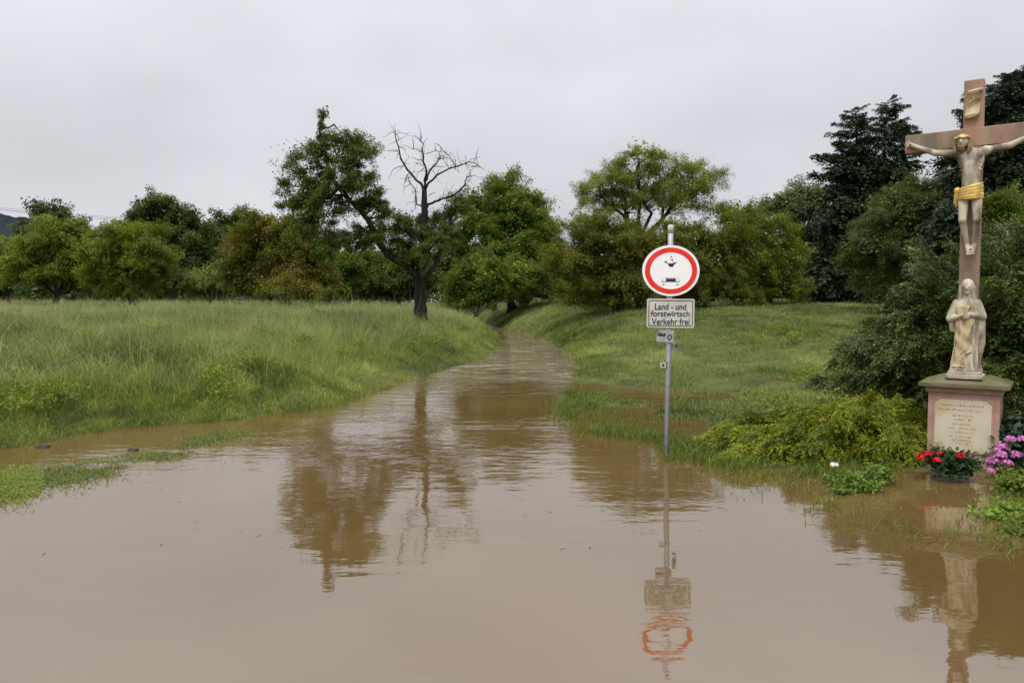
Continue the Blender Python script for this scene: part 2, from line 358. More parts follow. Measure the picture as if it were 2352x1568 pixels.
def grass_mesh(name, P, H, W, lean, tone, tip, seed):
    """one tapered bent blade per point: quad + tip triangle"""
    g = rng(seed); n = len(P); az = g.uniform(0, 2 * np.pi, n)
    side = np.stack([np.cos(az), np.sin(az), 0 * az], -1)
    mid = P + lean * (H * .35)[:, None] + np.stack([0 * H, 0 * H, H * .6], -1)
    top = P + lean * H[:, None] + np.stack([0 * H, 0 * H, H * (1 - .35 * np.linalg.norm(lean, axis=1) ** 2)], -1)
    nearb = P[:, 1] < 15.0; me = bpy.data.meshes.new(name); cols = []; tns = []; tps = []; loops = []; starts = []; vb = 0; lb = 0
    s_ = side * W[:, None]; i = np.where(nearb)[0]; k = len(i)
    if k:
        cols.append(np.stack([P[i] - s_[i], P[i] + s_[i], mid[i] + s_[i] * .85, mid[i] - s_[i] * .85, top[i]], 1).reshape(-1, 3))
        b = (np.arange(k) * 5)[:, None]; loops.append(np.concatenate([b + [0, 1, 2, 3], b + [3, 2, 4]], 1).reshape(-1)); starts.append(np.stack([np.arange(k) * 7, np.arange(k) * 7 + 4], 1).reshape(-1))
        tns.append(np.repeat(tone[i], 5)); tv = np.zeros((k, 5)); tv[:, 2:4] = (tip[i] * .45)[:, None]; tv[:, 4] = tip[i]; tps.append(tv.reshape(-1)); vb = k * 5; lb = k * 7
    i = np.where(~nearb)[0]; k = len(i)
    if k:
        cols.append(np.stack([P[i] - s_[i], P[i] + s_[i], top[i]], 1).reshape(-1, 3)); loops.append(vb + np.arange(k * 3)); starts.append(lb + np.arange(k) * 3)
        tns.append(np.repeat(tone[i], 3)); tv = np.zeros((k, 3)); tv[:, 2] = tip[i]; tps.append(tv.reshape(-1))
    co = np.concatenate(cols); me.vertices.add(len(co)); me.vertices.foreach_set('co', co.reshape(-1).astype(np.float32))
    lp = np.concatenate(loops).astype(np.int32); me.loops.add(len(lp)); me.loops.foreach_set('vertex_index', lp)
    st = np.concatenate(starts).astype(np.int32); me.polygons.add(len(st)); me.polygons.foreach_set('loop_start', st); me.update(calc_edges=True)
    me.attributes.new('tone', 'FLOAT', 'POINT').data.foreach_set('value', np.concatenate(tns).astype(np.float32))
    me.attributes.new('tip', 'FLOAT', 'POINT').data.foreach_set('value', np.concatenate(tps).astype(np.float32))
    return me
def sample_wedge(g, n, u0, u1, y0, y1, k):
    """points on the ground in the view wedge, density falling as y**-k"""
    q = 2 - k; yy = (y0 ** q + g.random(n) * (y1 ** q - y0 ** q)) ** (1 / q)
    return (g.uniform(u0, u1, n) - 1176) / FPX * yy, yy
g = rng(11)
x, y = sample_wedge(g, 600000, -260, 1180, 8.2, 95, 1.7)
d = water_sd(x, y); ok = (x < np.interp(y, CY, CX)) & (d > -.12 * g.random(len(x))); x, y, d = x[ok], y[ok], d[ok]
z = ground(x, y, d)
pat = fnoise(x * .45, y * .3); pat2 = fnoise(x * 1.3 + 9, y * 1.0 + 4); big = fnoise(x * .16 + 40, y * .1)
fine = fnoise(x * 3.1 + 5, y * 2.4 + 2, 2)
H = (.17 + .33 * sstep(0, 2.2, d)) * np.clip(.68 + 1.0 * (pat2 - .5) + 1.2 * (fine - .45), .5, 1.6) * g.uniform(.45, 1.25, len(x))
ang = 2 * np.pi * fnoise(x * .3 + 3, y * .3 + 8) * 1.6; lm = (.1 + .5 * g.random(len(x))) * (.3 + .9 * pat)
lean = np.stack([np.cos(ang) * lm, np.sin(ang) * lm, 0 * lm], -1) + np.stack([g.normal(0, .55, len(x)), g.normal(0, .55, len(x)), 0 * x], -1)
W = .0032 * (np.maximum(y, 9) / 10) ** .85 * g.uniform(.7, 1.5, len(x))
tone = np.clip(.47 + 1.5 * (pat - .5) + .5 * (big - .5) + 1.0 * (fine - .5) + .45 * (g.random(len(x)) - .5) - .1 * sstep(1.2, 0, d), 0, 1)
tip = np.where(g.random(len(x)) < (.16 + .30 * sstep(11, 26, y)) * (.2 + 1.6 * pat), g.uniform(.3, 1, len(x)), 0) * sstep(.5, 2.2, d)
tall = (g.random(len(x)) < .07) & (d > .8); tip = np.where(tall, g.uniform(.6, 1, len(x)), tip); W = W * np.where(tall, .7, 1)
H *= np.where(tall, g.uniform(1.5, 2.3, len(x)), np.where(tip > .3, 1.2, 1.0))
tag(link('meadow_grass', grass_mesh('meadow_grass', np.stack([x, y, z - .02], -1), H, W, lean, tone, tip, 12), M['grass']),
    'tall uncut meadow grass with pale seed heads on the left of the lane', 'grass', kind='stuff')
x, y = sample_wedge(g, 500000, 1040, 2750, 8.2, 75, 1.7)
d = water_sd(x, y); ok = (x > np.interp(y, CY, CX)) & (d > -.1 * g.random(len(x))); x, y, d = x[ok], y[ok], d[ok]
z = ground(x, y, d)
wet = sstep(.10, -.02, z); keep = (z > -.07) & (g.random(len(x)) > .55 * wet); x, y, d, z, wet = x[keep], y[keep], d[keep], z[keep], wet[keep]
pat = fnoise(x * .5 + 20, y * .35); pat2 = fnoise(x * 1.4 + 2, y * 1.1 + 14); big = fnoise(x * .2 + 7, y * .12)
H = (.11 + .09 * sstep(10, 24, y) + .10 * sstep(22, 34, y) * sstep(6, 2, d)) * np.clip(.65 + 2.2 * (pat2 - .45), .4, 2.0) * g.uniform(.55, 1.2, len(x))
ang = 2 * np.pi * fnoise(x * .35 + 31, y * .35 + 8) * 1.6; lm = (.3 + .7 * g.random(len(x))) * (.4 + .9 * pat)
lean = np.stack([np.cos(ang) * lm, np.sin(ang) * lm, 0 * lm], -1) + np.stack([g.normal(0, .5, len(x)), g.normal(0, .5, len(x)), 0 * x], -1)
W = .0036 * (np.maximum(y, 9) / 10) ** .85 * g.uniform(.7, 1.5, len(x))
fine = fnoise(x * 2.6 + 5, y * 2.0 + 2, 2)
tone = np.clip(.43 + 1.2 * (pat - .5) + .8 * (big - .5) + .6 * (fine - .5) + .45 * (g.random(len(x)) - .5), 0, 1)
tip = np.where(g.random(len(x)) < .2 + .5 * big, g.uniform(.2, .9, len(x)), 0) * sstep(.3, 2, d)
tag(link('bank_grass', grass_mesh('bank_grass', np.stack([x, y, z - .02], -1), H, W, lean, tone, tip, 13), M['grass']),
    'short wet grass on the right of the lane, flooded near the sign', 'grass', kind='stuff')
# drowned verge between ditch and lane, emergent grass round the sign and in front of the shrine
s_ = g.random(44000) * (len(VERGE) - 1.001); i_ = s_.astype(int); f_ = (s_ - i_)[:, None]
P = VERGE[i_] * (1 - f_) + VERGE[i_ + 1] * f_ + g.normal(0, .30, (len(s_), 2)) * [1, .85]
den = fnoise(P[:, 0] * 1.5, P[:, 1] * 1.5 + 50); u_est = 1176 + FPX * P[:, 0] / P[:, 1]
keep = (g.random(len(P)) < np.where(u_est < 80, .8, .6) * sstep(.38, .6, den + .1 * (u_est < 80))); P = P[keep]; u_est = u_est[keep]
H = g.uniform(.04, .075, len(P)) + .09 * sstep(90, 10, u_est) * g.random(len(P))
lean = np.stack([g.normal(1.0, .6, len(P)), g.normal(.4, .5, len(P)), 0 * H], -1)
tag(link('verge_grass', grass_mesh('verge_grass', np.stack([P[:, 0], P[:, 1], -.03 + 0 * H], -1), H, g.uniform(.003, .006, len(P)), lean, np.clip(g.uniform(.0, .45, len(P)) + .35 * (u_est < 80), 0, 1), np.where((u_est > 80) & (g.random(len(P)) < .35), .55, 0), 14), M['grass']),
    'drowned strip of grass poking out of the water beside the ditch', 'grass', kind='stuff')
pp = []
for (u, v, su, sv, n) in [(1590, 1035, 40, 14, 700), (1720, 1085, 80, 8, 220), (1860, 1102, 80, 8, 200), (1545, 1048, 22, 8, 300), (1900, 1160, 40, 14, 110), (2020, 1200, 80, 14, 90), (2150, 1225, 70, 18, 130), (2300, 1200, 50, 35, 500), (2340, 1140, 40, 24, 500), (1350, 930, 40, 20, 1600), (1420, 975, 70, 14, 900), (480, 1012, 18, 5, 40), (1780, 1120, 90, 14, 160)]:
    q = atz(g.normal(u, su, n), np.clip(g.normal(v, sv, n), 900, 1330)); pp.append(q)
q = g.random((16000, 1)) ** .7; i_ = g.integers(1, len(WP) - 6, 16000); e_ = WP[i_] * (1 - q) + WP[i_ + 1] * q; e_ = e_ + g.normal(0, .16, e_.shape)
e_ = e_[(fnoise(e_[:, 0] * 1.2, e_[:, 1] * .8 + 70) > .47) & (e_[:, 1] < 34)]; pp.append(np.column_stack([e_, 0 * e_[:, 0]]))
P = np.concatenate(pp); H = g.uniform(.04, .12, len(P)); H[-len(e_):] *= 1.9; lean = np.stack([g.normal(.1, .6, len(P)), g.normal(-.3, .6, len(P)), 0 * H], -1)
tag(link('emergent_grass', grass_mesh('emergent_grass', np.stack([P[:, 0], P[:, 1], -.02 + 0 * H], -1), H, g.uniform(.002, .0045, len(P)), lean, g.uniform(.0, .55, len(P)), 0 * H, 15), M['grass']),
    'thin grass blades standing in the flood water round sign and shrine', 'grass', kind='stuff')

# floating straw and scum along the banks
M['straw'] = surf('straw', (.34, .29, .19), (.2, .16, .1), 30, .7)
ns_ = 520; q = g.random((ns_, 1)); i_ = g.integers(2, 9, ns_); e_ = WP[i_] * (1 - q) + WP[i_ + 1] * q + g.normal(0, .12, (ns_, 2))
v2 = VERGE[g.integers(2, 7, 200)] + g.normal(0, .35, (200, 2)); f2 = np.stack([g.uniform(-4, 5, 60), g.uniform(4.5, 9, 60)], -1); e_ = np.concatenate([e_, v2, f2]); n = len(e_)
az = g.uniform(0, np.pi, n); c3_ = np.column_stack([e_, np.full(n, .004)]); td = np.stack([np.cos(az), np.sin(az), 0 * az], -1)
tag(link('floating_straw', quads('floating_straw', diamonds(c3_, td, np.tile([0, 0, 1.0], (n, 1)), g.uniform(.02, .09, n), g.uniform(.006, .014, n)) + [0, 0, .009]), M['straw']), 'scattered straw and scum floating along the flooded edges', 'straw', kind='stuff')

# ------------------------------------------------------------------ foliage generators
def leaves(g, lobes, n_cl, n_leaf, cl_r, ln, wd, shell=.55, droop=0.0, tri=False):
    """lobes: (centre xyz, radii xyz); leafy clumps spread through the crown volume"""
    cen = np.array([l[0] for l in lobes]); rad = np.array([l[1] for l in lobes])
    wt = (rad[:, 0] * rad[:, 2]); wt = wt / wt.sum(); li = g.choice(len(lobes), n_cl, p=wt)
    d = unit(g.normal(size=(n_cl, 3))); d[:, 2] = np.where(d[:, 2] < -.55, -d[:, 2], d[:, 2])
    fr = shell + (1.05 - shell) * g.random(n_cl) ** .6; fr *= g.uniform(.82, 1.12, n_cl) * np.where(g.random(n_cl) < .07, 1.35, 1)
    cc = cen[li] + rad[li] * d * fr[:, None]
    ctone = g.uniform(0, 1, len(lobes))[li] * .42 + g.uniform(0, 1, n_cl) * .28 + .06
    k = np.repeat(np.arange(n_cl), n_leaf); n = len(k); sz = cl_r * g.uniform(.6, 1.35, n_cl)
    pos = cc[k] + g.normal(size=(n, 3)) * sz[k][:, None] * [1, 1, .55]
    pos[:, 2] -= droop * g.random(n) * sz[k] * 1.5
    nr = unit(.6 * d[k] + [0, 0, .65] + .55 * g.normal(size=(n, 3))); tt = g.normal(size=(n, 3)); tt[:, 2] -= .4
    tt = unit(tt - nr * (tt * nr).sum(1, keepdims=True))
    V = diamonds(pos, tt, nr, ln * g.uniform(.6, 1.25, n), wd * g.uniform(.7, 1.2, n), tri)
    return V, np.clip(ctone[k] + g.uniform(-.05, .25, n), 0, 1), cc
def fronds(g, base, dirv, length, n, ll, lw, droop=.3, tone0=None):
    """feathery sprays: leaflets both sides of a drooping axis"""
    N_ = len(base); k = np.repeat(np.arange(N_), n); t = np.tile(np.linspace(.08, 1, n), N_) + g.uniform(-.04, .04, N_ * n)
    L_ = length[k]; dv = dirv[k]; up = np.array([0, 0, 1.0])
    side = unit(np.cross(dv, up) + 1e-4) * np.where(np.arange(N_ * n) % 2, 1, -1)[:, None]
    pos = base[k] + dv * (L_ * t)[:, None]; pos[:, 2] -= droop * L_ * t * t
    ax = dv.copy(); ax[:, 2] -= 2 * droop * t; ax = unit(ax)
    td = unit(ax * .9 + side * (1.0 - .6 * t)[:, None] + g.normal(0, .28, (len(k), 3)))
    nr = unit(np.cross(td, side) + g.normal(0, .5, (len(k), 3)) + [0, 0, .4]); nr = unit(nr - td * (nr * td).sum(1, keepdims=True))
    ln = ll * (1.15 - .55 * t) * g.uniform(.7, 1.25, len(k)); pos = pos + td * (ln * .5)[:, None]
    V = diamonds(pos, td, nr, ln, lw * g.uniform(.7, 1.2, len(k)))
    tn = (tone0 if tone0 is not None else g.uniform(.05, .55, N_))[k] + .42 * t * g.random(len(k)) + g.uniform(-.1, .1, len(k))
    return V, np.clip(tn, 0, 1)
def wiggle(g, a, b, n, s):
    a = np.asarray(a, float); b = np.asarray(b, float); t = np.linspace(0, 1, n)[:, None]; L_ = np.linalg.norm(b - a)
    p_ = a + (b - a) * t; w_ = g.normal(0, s * L_, (n, 3)); w_[0] = 0; w_[-1] = 0
    p_ = p_ + w_; p_[:, 2] += np.sin(t[:, 0] * math.pi) * L_ * .06; return p_
def px_lobes(L_, D, depth=1.0):
    o_ = []
    for q in L_:
        u, v, ru, rv = q[:4]; dd = D + (q[4] if len(q) > 4 else 0); s = dd / FPX
        o_.append((at(u, v, dd), np.array([ru * s, .5 * (ru + rv) * s * depth, rv * s])))
    return o_
def bumpy(g, lobes, k=9, r=(.24, .44)):
    """boughs: smaller lobes bulging out of every main lobe"""
    o_ = []
    for c, rd in lobes:
        o_.append((c, rd * .66))
        for j in range(k):
            d = unit(g.normal(size=3)); d = unit(d + [0, 0, .25]); s = g.uniform(*r); o_.append((c + rd * d * g.uniform(.55, 1.0), rd * s * np.array([1.2, 1.2, .75])))
    return o_
def bough_mesh(seed, n=1700, ln=.085, wd=.06, flat=.4):
    """a leafy bough about a metre long: twigs fanning out along +x, small leaves along them"""
    g = rng(seed); nt_ = 11; V = []; az = g.normal(0, .85, nt_); el = g.normal(.05, .32, nt_); L_ = g.uniform(.55, 1.15, nt_); st = g.uniform(-.15, .3, nt_)
    k = g.integers(0, nt_, n); t = g.random(n) ** .75
    x = st[k] + L_[k] * t * np.cos(az[k]); y = L_[k] * t * np.sin(az[k]); z = L_[k] * t * np.sin(el[k]) - .22 * (L_[k] * t) ** 2
    pos = np.stack([x, y, z], -1) + g.normal(size=(n, 3)) * (.035 + .11 * (1 - t) + .05 * t)[:, None] * [1, 1, .7 + flat]
    nr = unit(np.array([.25, 0, .8]) + .55 * g.normal(size=(n, 3))); tt = g.normal(size=(n, 3)) + [.7, 0, -.5]; tt = unit(tt - nr * (tt * nr).sum(1, keepdims=True))
    V = diamonds(pos, tt, nr, ln * g.uniform(.6, 1.3, n), wd * g.uniform(.7, 1.2, n), True)
    return quads('bough', V, np.clip(g.uniform(.1, .75, nt_)[k] * .55 + g.uniform(0, .4, n) + .05, 0, 1))
def spray_mesh(seed, nf=46, nl=9, ll=.12, lw=.05, thick=.03, side=1.0):
    """a conifer branch about a metre long: flat drooping sprays either side of the stem"""
    g = rng(seed); t = g.uniform(.12, 1, nf); sg = g.choice([-1, 1], nf)
    base = np.stack([t, g.normal(0, .02, nf), .03 * np.sin(t * 3) - .2 * t * t + g.normal(0, .03 + .1 * (thick - .03), nf)], -1)
    dv = unit(np.stack([.8 + 0 * t, sg * side * (1.0 - .55 * t) + g.normal(0, .2, nf), -.12 + .5 * (thick - .03) + g.normal(0, .22, nf)], -1))
    V, tn = fronds(g, base, dv, (.5 - .28 * t) * g.uniform(.7, 1.2, nf), nl, ll, lw, .4)
    return quads('bough', V, tn)
LIB = {'leaf': [bough_mesh(300 + i) for i in range(6)], 'small': [bough_mesh(320 + i, 1300, .12, .085, .5) for i in range(5)], 'fine': [bough_mesh(340 + i, 2100, .065, .045) for i in range(5)], 'fir': [spray_mesh(360 + i) for i in range(5)], 'plume': [spray_mesh(380 + i, 85, 13, .085, .026, .3, .75) for i in range(6)]}
def put_bough(g, kind, crown, leaf, pos, dirv, s, roll=.35, off=(0, 0, 0)):
    me = LIB[kind][g.integers(0, len(LIB[kind]))]; o_ = bpy.data.objects.new('bough', me); C.objects.link(o_)
    if not me.materials: me.materials.append(None)
    o_.material_slots[0].link = 'OBJECT'; o_.material_slots[0].material = M[leaf]
    x_ = Vector(dirv).normalized(); z_ = Vector((0, 0, 1)); y_ = z_.cross(x_); y_ = y_.normalized() if y_.length > 1e-3 else Vector((0, 1, 0)); z_ = x_.cross(y_)
    Mx = Matrix((x_, y_, z_)).transposed().to_4x4() @ Matrix.Rotation(g.normal(0, roll), 4, 'X')
    o_['kind'] = 'stuff'; o_.parent = crown; o_.matrix_local = Matrix.Translation(Vector(pos)) @ Mx @ Matrix.Diagonal((*(s * g.uniform(.85, 1.15, 3)), 1.0))
    return o_
def boughs(g, crown, lobes, leaf, kind, s0, dens=1.0, floor=-9e9):
    for c, r in lobes:
        n = max(5, int(dens * 2.6 * (r[0] * r[2] + r[0] * r[1]) / (s0 * s0))); i = np.arange(n) + .5
        zz = 1 - 1.62 * i / n; ph = i * 2.39996 + g.uniform(0, 6); q = np.sqrt(np.maximum(0, 1 - zz * zz)); d = np.stack([np.cos(ph) * q, np.sin(ph) * q, zz], -1); d = unit(d + g.normal(0, .22, (n, 3)))
        for k in range(n):
            s = s0 * g.uniform(.62, 1.3); p_ = c + r * d[k] * g.uniform(.5, .92) - d[k] * s * .3
            dv = d[k] * [1, 1, .55] + [0, 0, g.uniform(-.15, .2)]
            if p_[2] > floor: put_bough(g, kind, crown, leaf, p_, dv, s)
def tree(name, label, cat, D, base_u, L_, leaf, ncl, nlf, clr, ln, wd, trunk=.18, fork=.35, seed=1, shell=.5, depth=.95, group=None, droop=.15, bark='bark', dens=1.0, kind=None, fill=.3):
    g = rng(seed); lob = px_lobes(L_, D, depth); bx = at(base_u, 700, D)[0]; bz = gz(bx, D)
    root = thing(name, label, cat, (bx, D, bz), group=group); base = np.array([bx, D, bz - .15])
    inner = [(c, r * .72) for c, r in lob]; far_ = D > 31
    V, tn, cc = leaves(g, inner, max(8, int(ncl * fill)), int(nlf * .8), clr, ln * .9, wd, .15, droop, far_)
    keepv = V[:, :, 2].min(1) > bz - .1; V = V[keepv]; tn = tn[keepv]
    cen = np.mean([l[0] for l in lob], 0); mb = MB()
    f0 = base + (cen - base) * fork; f0[2] = base[2] + max(.6, (cen[2] - base[2]) * fork)
    tp = wiggle(g, base, f0, 6, .03); rr = trunk * np.array([1.35, 1.08, 1, .94, .88, .8]); mb.tube(tp, rr, 9)
    for l in lob:
        p_ = wiggle(g, f0 - [0, 0, .1], l[0], 6, .05); mb.tube(p_, np.linspace(trunk * .6, trunk * .2, 6), 6)
        for j in range(6):
            d = unit(g.normal(size=3) + [0, 0, .3]); mb.tube(wiggle(g, p_[g.integers(3, 6)], l[0] + l[1] * d * .85, 5, .06), np.linspace(trunk * .22, trunk * .04, 5), 5)
    mb.build('trunk', M[bark], root, True, False)
    crown = link('crown', quads('crown', V, tn), M[leaf], root, False)
    s0 = {True: .024 * D, False: .034 * D}[far_]; s0 = float(np.clip(s0, .42, 1.9))
    boughs(g, crown, lob, leaf, kind or ('small' if D > 70 else 'leaf' if D > 46 else 'fine'), s0, dens, bz + .05)
    return root

# broad-leaved weeds scattered through both meadows, one growth
g = rng(17); wl = []
for (u0, u1, n_) in ((-250, 1080, 330), (1700, 2050, 60)):
    x, y = sample_wedge(g, n_, u0, u1, 9.5, 34, 1.3); d = water_sd(x, y); z = ground(x, y, d)
    for i in np.where((d > .35) & (z > .05) & (fnoise(x * .4 + 60, y * .3) > .46))[0]: s = g.uniform(.14, .34); wl.append((np.array([x[i], y[i], z[i] + .16 + s * .2]), np.array([s * 1.2, s, s * .62])))
V, tn, cc = leaves(g, wl, 2200, 18, .09, .07, .03, .1)
tag(link('meadow_weeds', quads('meadow_weeds', V, tn), M['midgreen']), 'darker leafy weeds scattered through the meadow grass', 'weeds', kind='stuff')

# ------------------------------------------------------------------ far wood closing the horizon
g = rng(18); lob = []
for u in np.arange(-350, 2750, 55):
    u_ = u + g.uniform(-25, 25); D_ = 104 + g.uniform(-6, 6); topv = g.uniform(592, 628)
    for v in (topv, 650, 680): lob.append((at(u_, v, D_), np.array([3.0, 2.2, 2.3])))
V, tn, cc = leaves(g, lob, 2900, 34, .8, .75, .6, .2, 0, True)
tag(link('far_wood', quads('far_wood', V, tn), M['darkgreen']), 'dark wood closing the horizon behind the orchard trees', 'wood', kind='stuff')

# ------------------------------------------------------------------ trees, left to right
tree('orchard_tree', 'small bright green orchard tree cut off by the left edge of the picture', 'tree', 58, 26, [(-20, 600, 70, 70), (20, 630, 45, 40)], 'orchard', 200, 55, .42, .26, .17, .13, seed=21, group='orchard trees')
tree('orchard_tree', 'spreading bright green orchard tree with short trunk, second from the left edge', 'tree', 55, 125,
     [(120, 570, 85, 62), (70, 615, 62, 52), (185, 610, 75, 55), (150, 540, 60, 45), (230, 640, 60, 40), (120, 640, 90, 32)], 'orchard', 420, 60, .42, .26, .17, .2, seed=22, group='orchard trees')
tree('orchard_tree', 'round yellowish green orchard tree with low dark skirt beneath the dark tree', 'tree', 52, 305,
     [(310, 580, 85, 70), (270, 550, 60, 45), (345, 610, 55, 60), (300, 665, 48, 28), (300, 640, 60, 42), (245, 600, 50, 60)], 'orchard', 460, 60, .42, .25, .16, .2, seed=23, group='orchard trees')
tree('background_tree', 'dark pointed tree behind the bright orchard trees at far left', 'tree', 82, 130, [(122, 500, 48, 34), (150, 540, 60, 50), (95, 550, 50, 50)], 'darkgreen', 260, 45, .6, .4, .27, .3, seed=24)
tree('background_tree', 'tall dark round-topped tree rising behind the left orchard', 'tree', 85, 395,
     [(370, 490, 78, 48), (420, 540, 68, 66), (340, 520, 55, 45), (440, 600, 55, 70), (385, 600, 90, 75)], 'darkgreen', 560, 50, .65, .4, .27, .45, seed=25)
tree('background_tree', 'low dark tree filling the gap left of the russet tree', 'tree', 92, 545, [(545, 515, 48, 36), (510, 560, 42, 46), (575, 560, 55, 60), (480, 610, 60, 50)], 'darkgreen', 330, 45, .65, .42, .28, .35, seed=26)
tree('shrub', 'pale yellow-green shrub at the meadow edge left of the russet tree', 'shrub', 54, 482, [(480, 640, 50, 38), (520, 655, 42, 34), (445, 660, 24, 26)], 'paleshrub', 190, 50, .32, .2, .13, .07, seed=27)
tree('russet_tree', 'broad russet-brown leaved tree left of the half dead tree', 'tree', 48, 640,
     [(625, 540, 85, 62), (580, 590, 62, 70), (690, 560, 70, 70), (650, 620, 95, 62), (715, 620, 60, 60), (570, 645, 45, 35), (650, 665, 80, 25), (740, 655, 40, 34)], 'russet', 620, 60, .42, .24, .16, .25, seed=28)
tree('shrub', 'low russet shrub at the foot of the russet tree', 'shrub', 45, 660, [(640, 664, 42, 26), (690, 668, 38, 24)], 'russet', 120, 50, .3, .2, .13, .06, seed=29)
tree('hedge_tree', 'dark green hedge tree behind the left limb of the half dead tree', 'tree', 58, 800, [(800, 625, 60, 62), (760, 640, 45, 45), (850, 640, 50, 50), (800, 672, 70, 20)], 'midgreen', 300, 55, .42, .27, .17, .16, seed=30)
tree('hedge_tree', 'dark green hedge tree just left of the half dead trunk', 'tree', 60, 915, [(910, 630, 55, 58), (960, 645, 45, 50), (880, 655, 45, 36), (920, 674, 70, 20)], 'darkgreen', 280, 55, .42, .28, .18, .16, seed=31)
tree('hedge_tree', 'dark hedge tree seen just right of the half dead trunk', 'tree', 78, 1010, [(1010, 620, 50, 66), (1040, 590, 45, 60)], 'darkgreen', 260, 55, .5, .34, .22, .16, seed=32)
tree('round_tree', 'tall dome-shaped green tree at the bend of the lane', 'tree', 64, 1175,
     [(1150, 455, 78, 50), (1205, 490, 75, 66), (1110, 520, 70, 70), (1180, 570, 100, 90), (1240, 540, 48, 70), (1150, 640, 90, 70)], 'midgreen', 760, 60, .5, .3, .2, .35, seed=33)
tree('lane_bush', 'low dark bush bulging over the lane where the water vanishes', 'bush', 58, 1080, [(1070, 650, 52, 48), (1120, 635, 60, 60), (1058, 690, 36, 34), (1110, 684, 45, 28), (1190, 640, 52, 50), (1240, 650, 40, 36)], 'midgreen', 560, 60, .4, .25, .16, .06, fork=.2, seed=34)
tree('shrub', 'low green shrub on the far bank right of the dome-shaped tree', 'shrub', 62, 1262, [(1255, 668, 46, 26), (1300, 670, 45, 26), (1225, 675, 35, 20)], 'midgreen', 160, 50, .34, .2, .13, .05, fork=.2, seed=133)
tree('walnut_tree', 'airy light green walnut-like tree rising above the olive bushes', 'tree', 43, 1468,
     [(1470, 365, 75, 48), (1400, 420, 72, 46), (1570, 405, 75, 52), (1480, 440, 95, 55), (1620, 415, 50, 40), (1370, 450, 48, 32), (1540, 470, 90, 45), (1430, 480, 70, 35)], 'walnut', 300, 32, .27, .24, .14, .2, fork=.55, seed=35, dens=.62, fill=.12)
tree('olive_bush', 'large olive-brown bush on the bank between lane and sign', 'bush', 39, 1420,
     [(1400, 560, 100, 75), (1320, 610, 80, 70), (1400, 650, 95, 62), (1470, 600, 80, 90), (1350, 520, 55, 45), (1430, 690, 70, 30), (1340, 690, 50, 30), (1500, 690, 60, 26)], 'olive', 760, 60, .33, .19, .12, .12, fork=.2, seed=36)
tree('olive_bush', 'olive-brown bush directly behind the round sign', 'bush', 40, 1620,
     [(1570, 560, 90, 75), (1640, 600, 75, 80), (1560, 640, 80, 50), (1680, 560, 48, 60), (1650, 655, 70, 38), (1600, 680, 60, 22), (1700, 670, 40, 28)], 'olive', 620, 60, .33, .19, .12, .12, fork=.2, seed=37)
tree('roadside_tree', 'mid green bushy tree between the sign and the dark conifers', 'tree', 43, 1765,
     [(1750, 530, 70, 50), (1790, 580, 66, 60), (1730, 600, 60, 70), (1790, 650, 66, 42), (1690, 500, 50, 40), (1730, 668, 50, 26), (1800, 672, 50, 22)], 'orchard', 520, 58, .35, .22, .14, .16, fork=.2, seed=38)
tree('dark_tree', 'dark green tree between the mid green tree and the tall fir', 'tree', 50, 1840,
     [(1810, 480, 55, 45), (1870, 470, 50, 55), (1850, 560, 70, 80), (1880, 640, 70, 60)], 'darkgreen', 460, 55, .42, .26, .17, .2, seed=39)
tree('dark_tree', 'dense dark green tree in front of the tall fir, left of the cross', 'tree', 34, 2080,
     [(2060, 500, 90, 70), (2130, 460, 80, 62), (2020, 580, 80, 80), (2110, 590, 110, 90), (2180, 540, 70, 90), (2050, 650, 90, 40), (2150, 660, 80, 40)], 'darkgreen', 820, 58, .36, .19, .12, .25, fork=.25, seed=40)

def fir(name, label, D, base_u, tops, vbot, wpx, nb, seed, leaf='fir'):
    g = rng(seed); bx = at(base_u, 700, D)[0]; bz = gz(bx, D); root = thing(name, label, 'conifer', (bx, D, bz)); mb = MB(); cores = []; todo = []
    for (tu, tv, share) in tops:
        tip = at(tu, tv, D + g.uniform(-.5, .5)); foot = np.array([bx, D, bz - .1]); foot[0] += (tip[0] - bx) * .35
        mb.tube(wiggle(g, foot, tip, 9, .006), np.linspace(.26, .02, 9), 8)
        H = tip[2] - bz; zb = at(base_u, vbot, D)[2]; n = int(nb * share); tt = (np.arange(n) + g.random(n)) / n; tt = tt ** 1.15
        zz = tip[2] - .1 - (tip[2] - zb) * tt; az = np.arange(n) * 2.39996 + g.normal(0, .3, n)
        Lr = wpx * share * D / FPX * (.16 + .86 * tt ** .62) * g.uniform(.55, 1.25, n)
        ax = foot + (tip - foot) * ((zz - foot[2]) / H)[:, None]; dv = np.stack([np.cos(az), np.sin(az), .55 - .75 * tt + g.normal(0, .15, n)], -1)
        todo += [(ax[i], dv[i], Lr[i]) for i in range(n)]
        cores.append((foot * .5 + tip * .5, np.array([.5 * Lr.max(), .5 * Lr.max(), H * .36])))
    mb.build('trunk', M['bark'], root, True, False)
    V, tn, cc = leaves(g, cores, 260, 24, .3, .2, .1, .1, .4); crown = link('crown', quads('crown', V, tn), M[leaf], root, False)
    for p_, d_, s_ in todo: put_bough(g, 'fir', crown, leaf, p_, d_, max(.4, s_), .25)
    return root
fir('fir_tree', 'tall dark twin-topped fir left of the cross', 45, 1985, [(2040, 238, .95), (1965, 255, 1.0), (1930, 330, .7), (2090, 300, .6)], 685, 122, 150, 51)
fir('fir_tree', 'dark fir directly behind the top of the cross', 27, 2335, [(2312, 178, .9), (2252, 218, .8), (2385, 150, 1.0)], 650, 175, 160, 52)

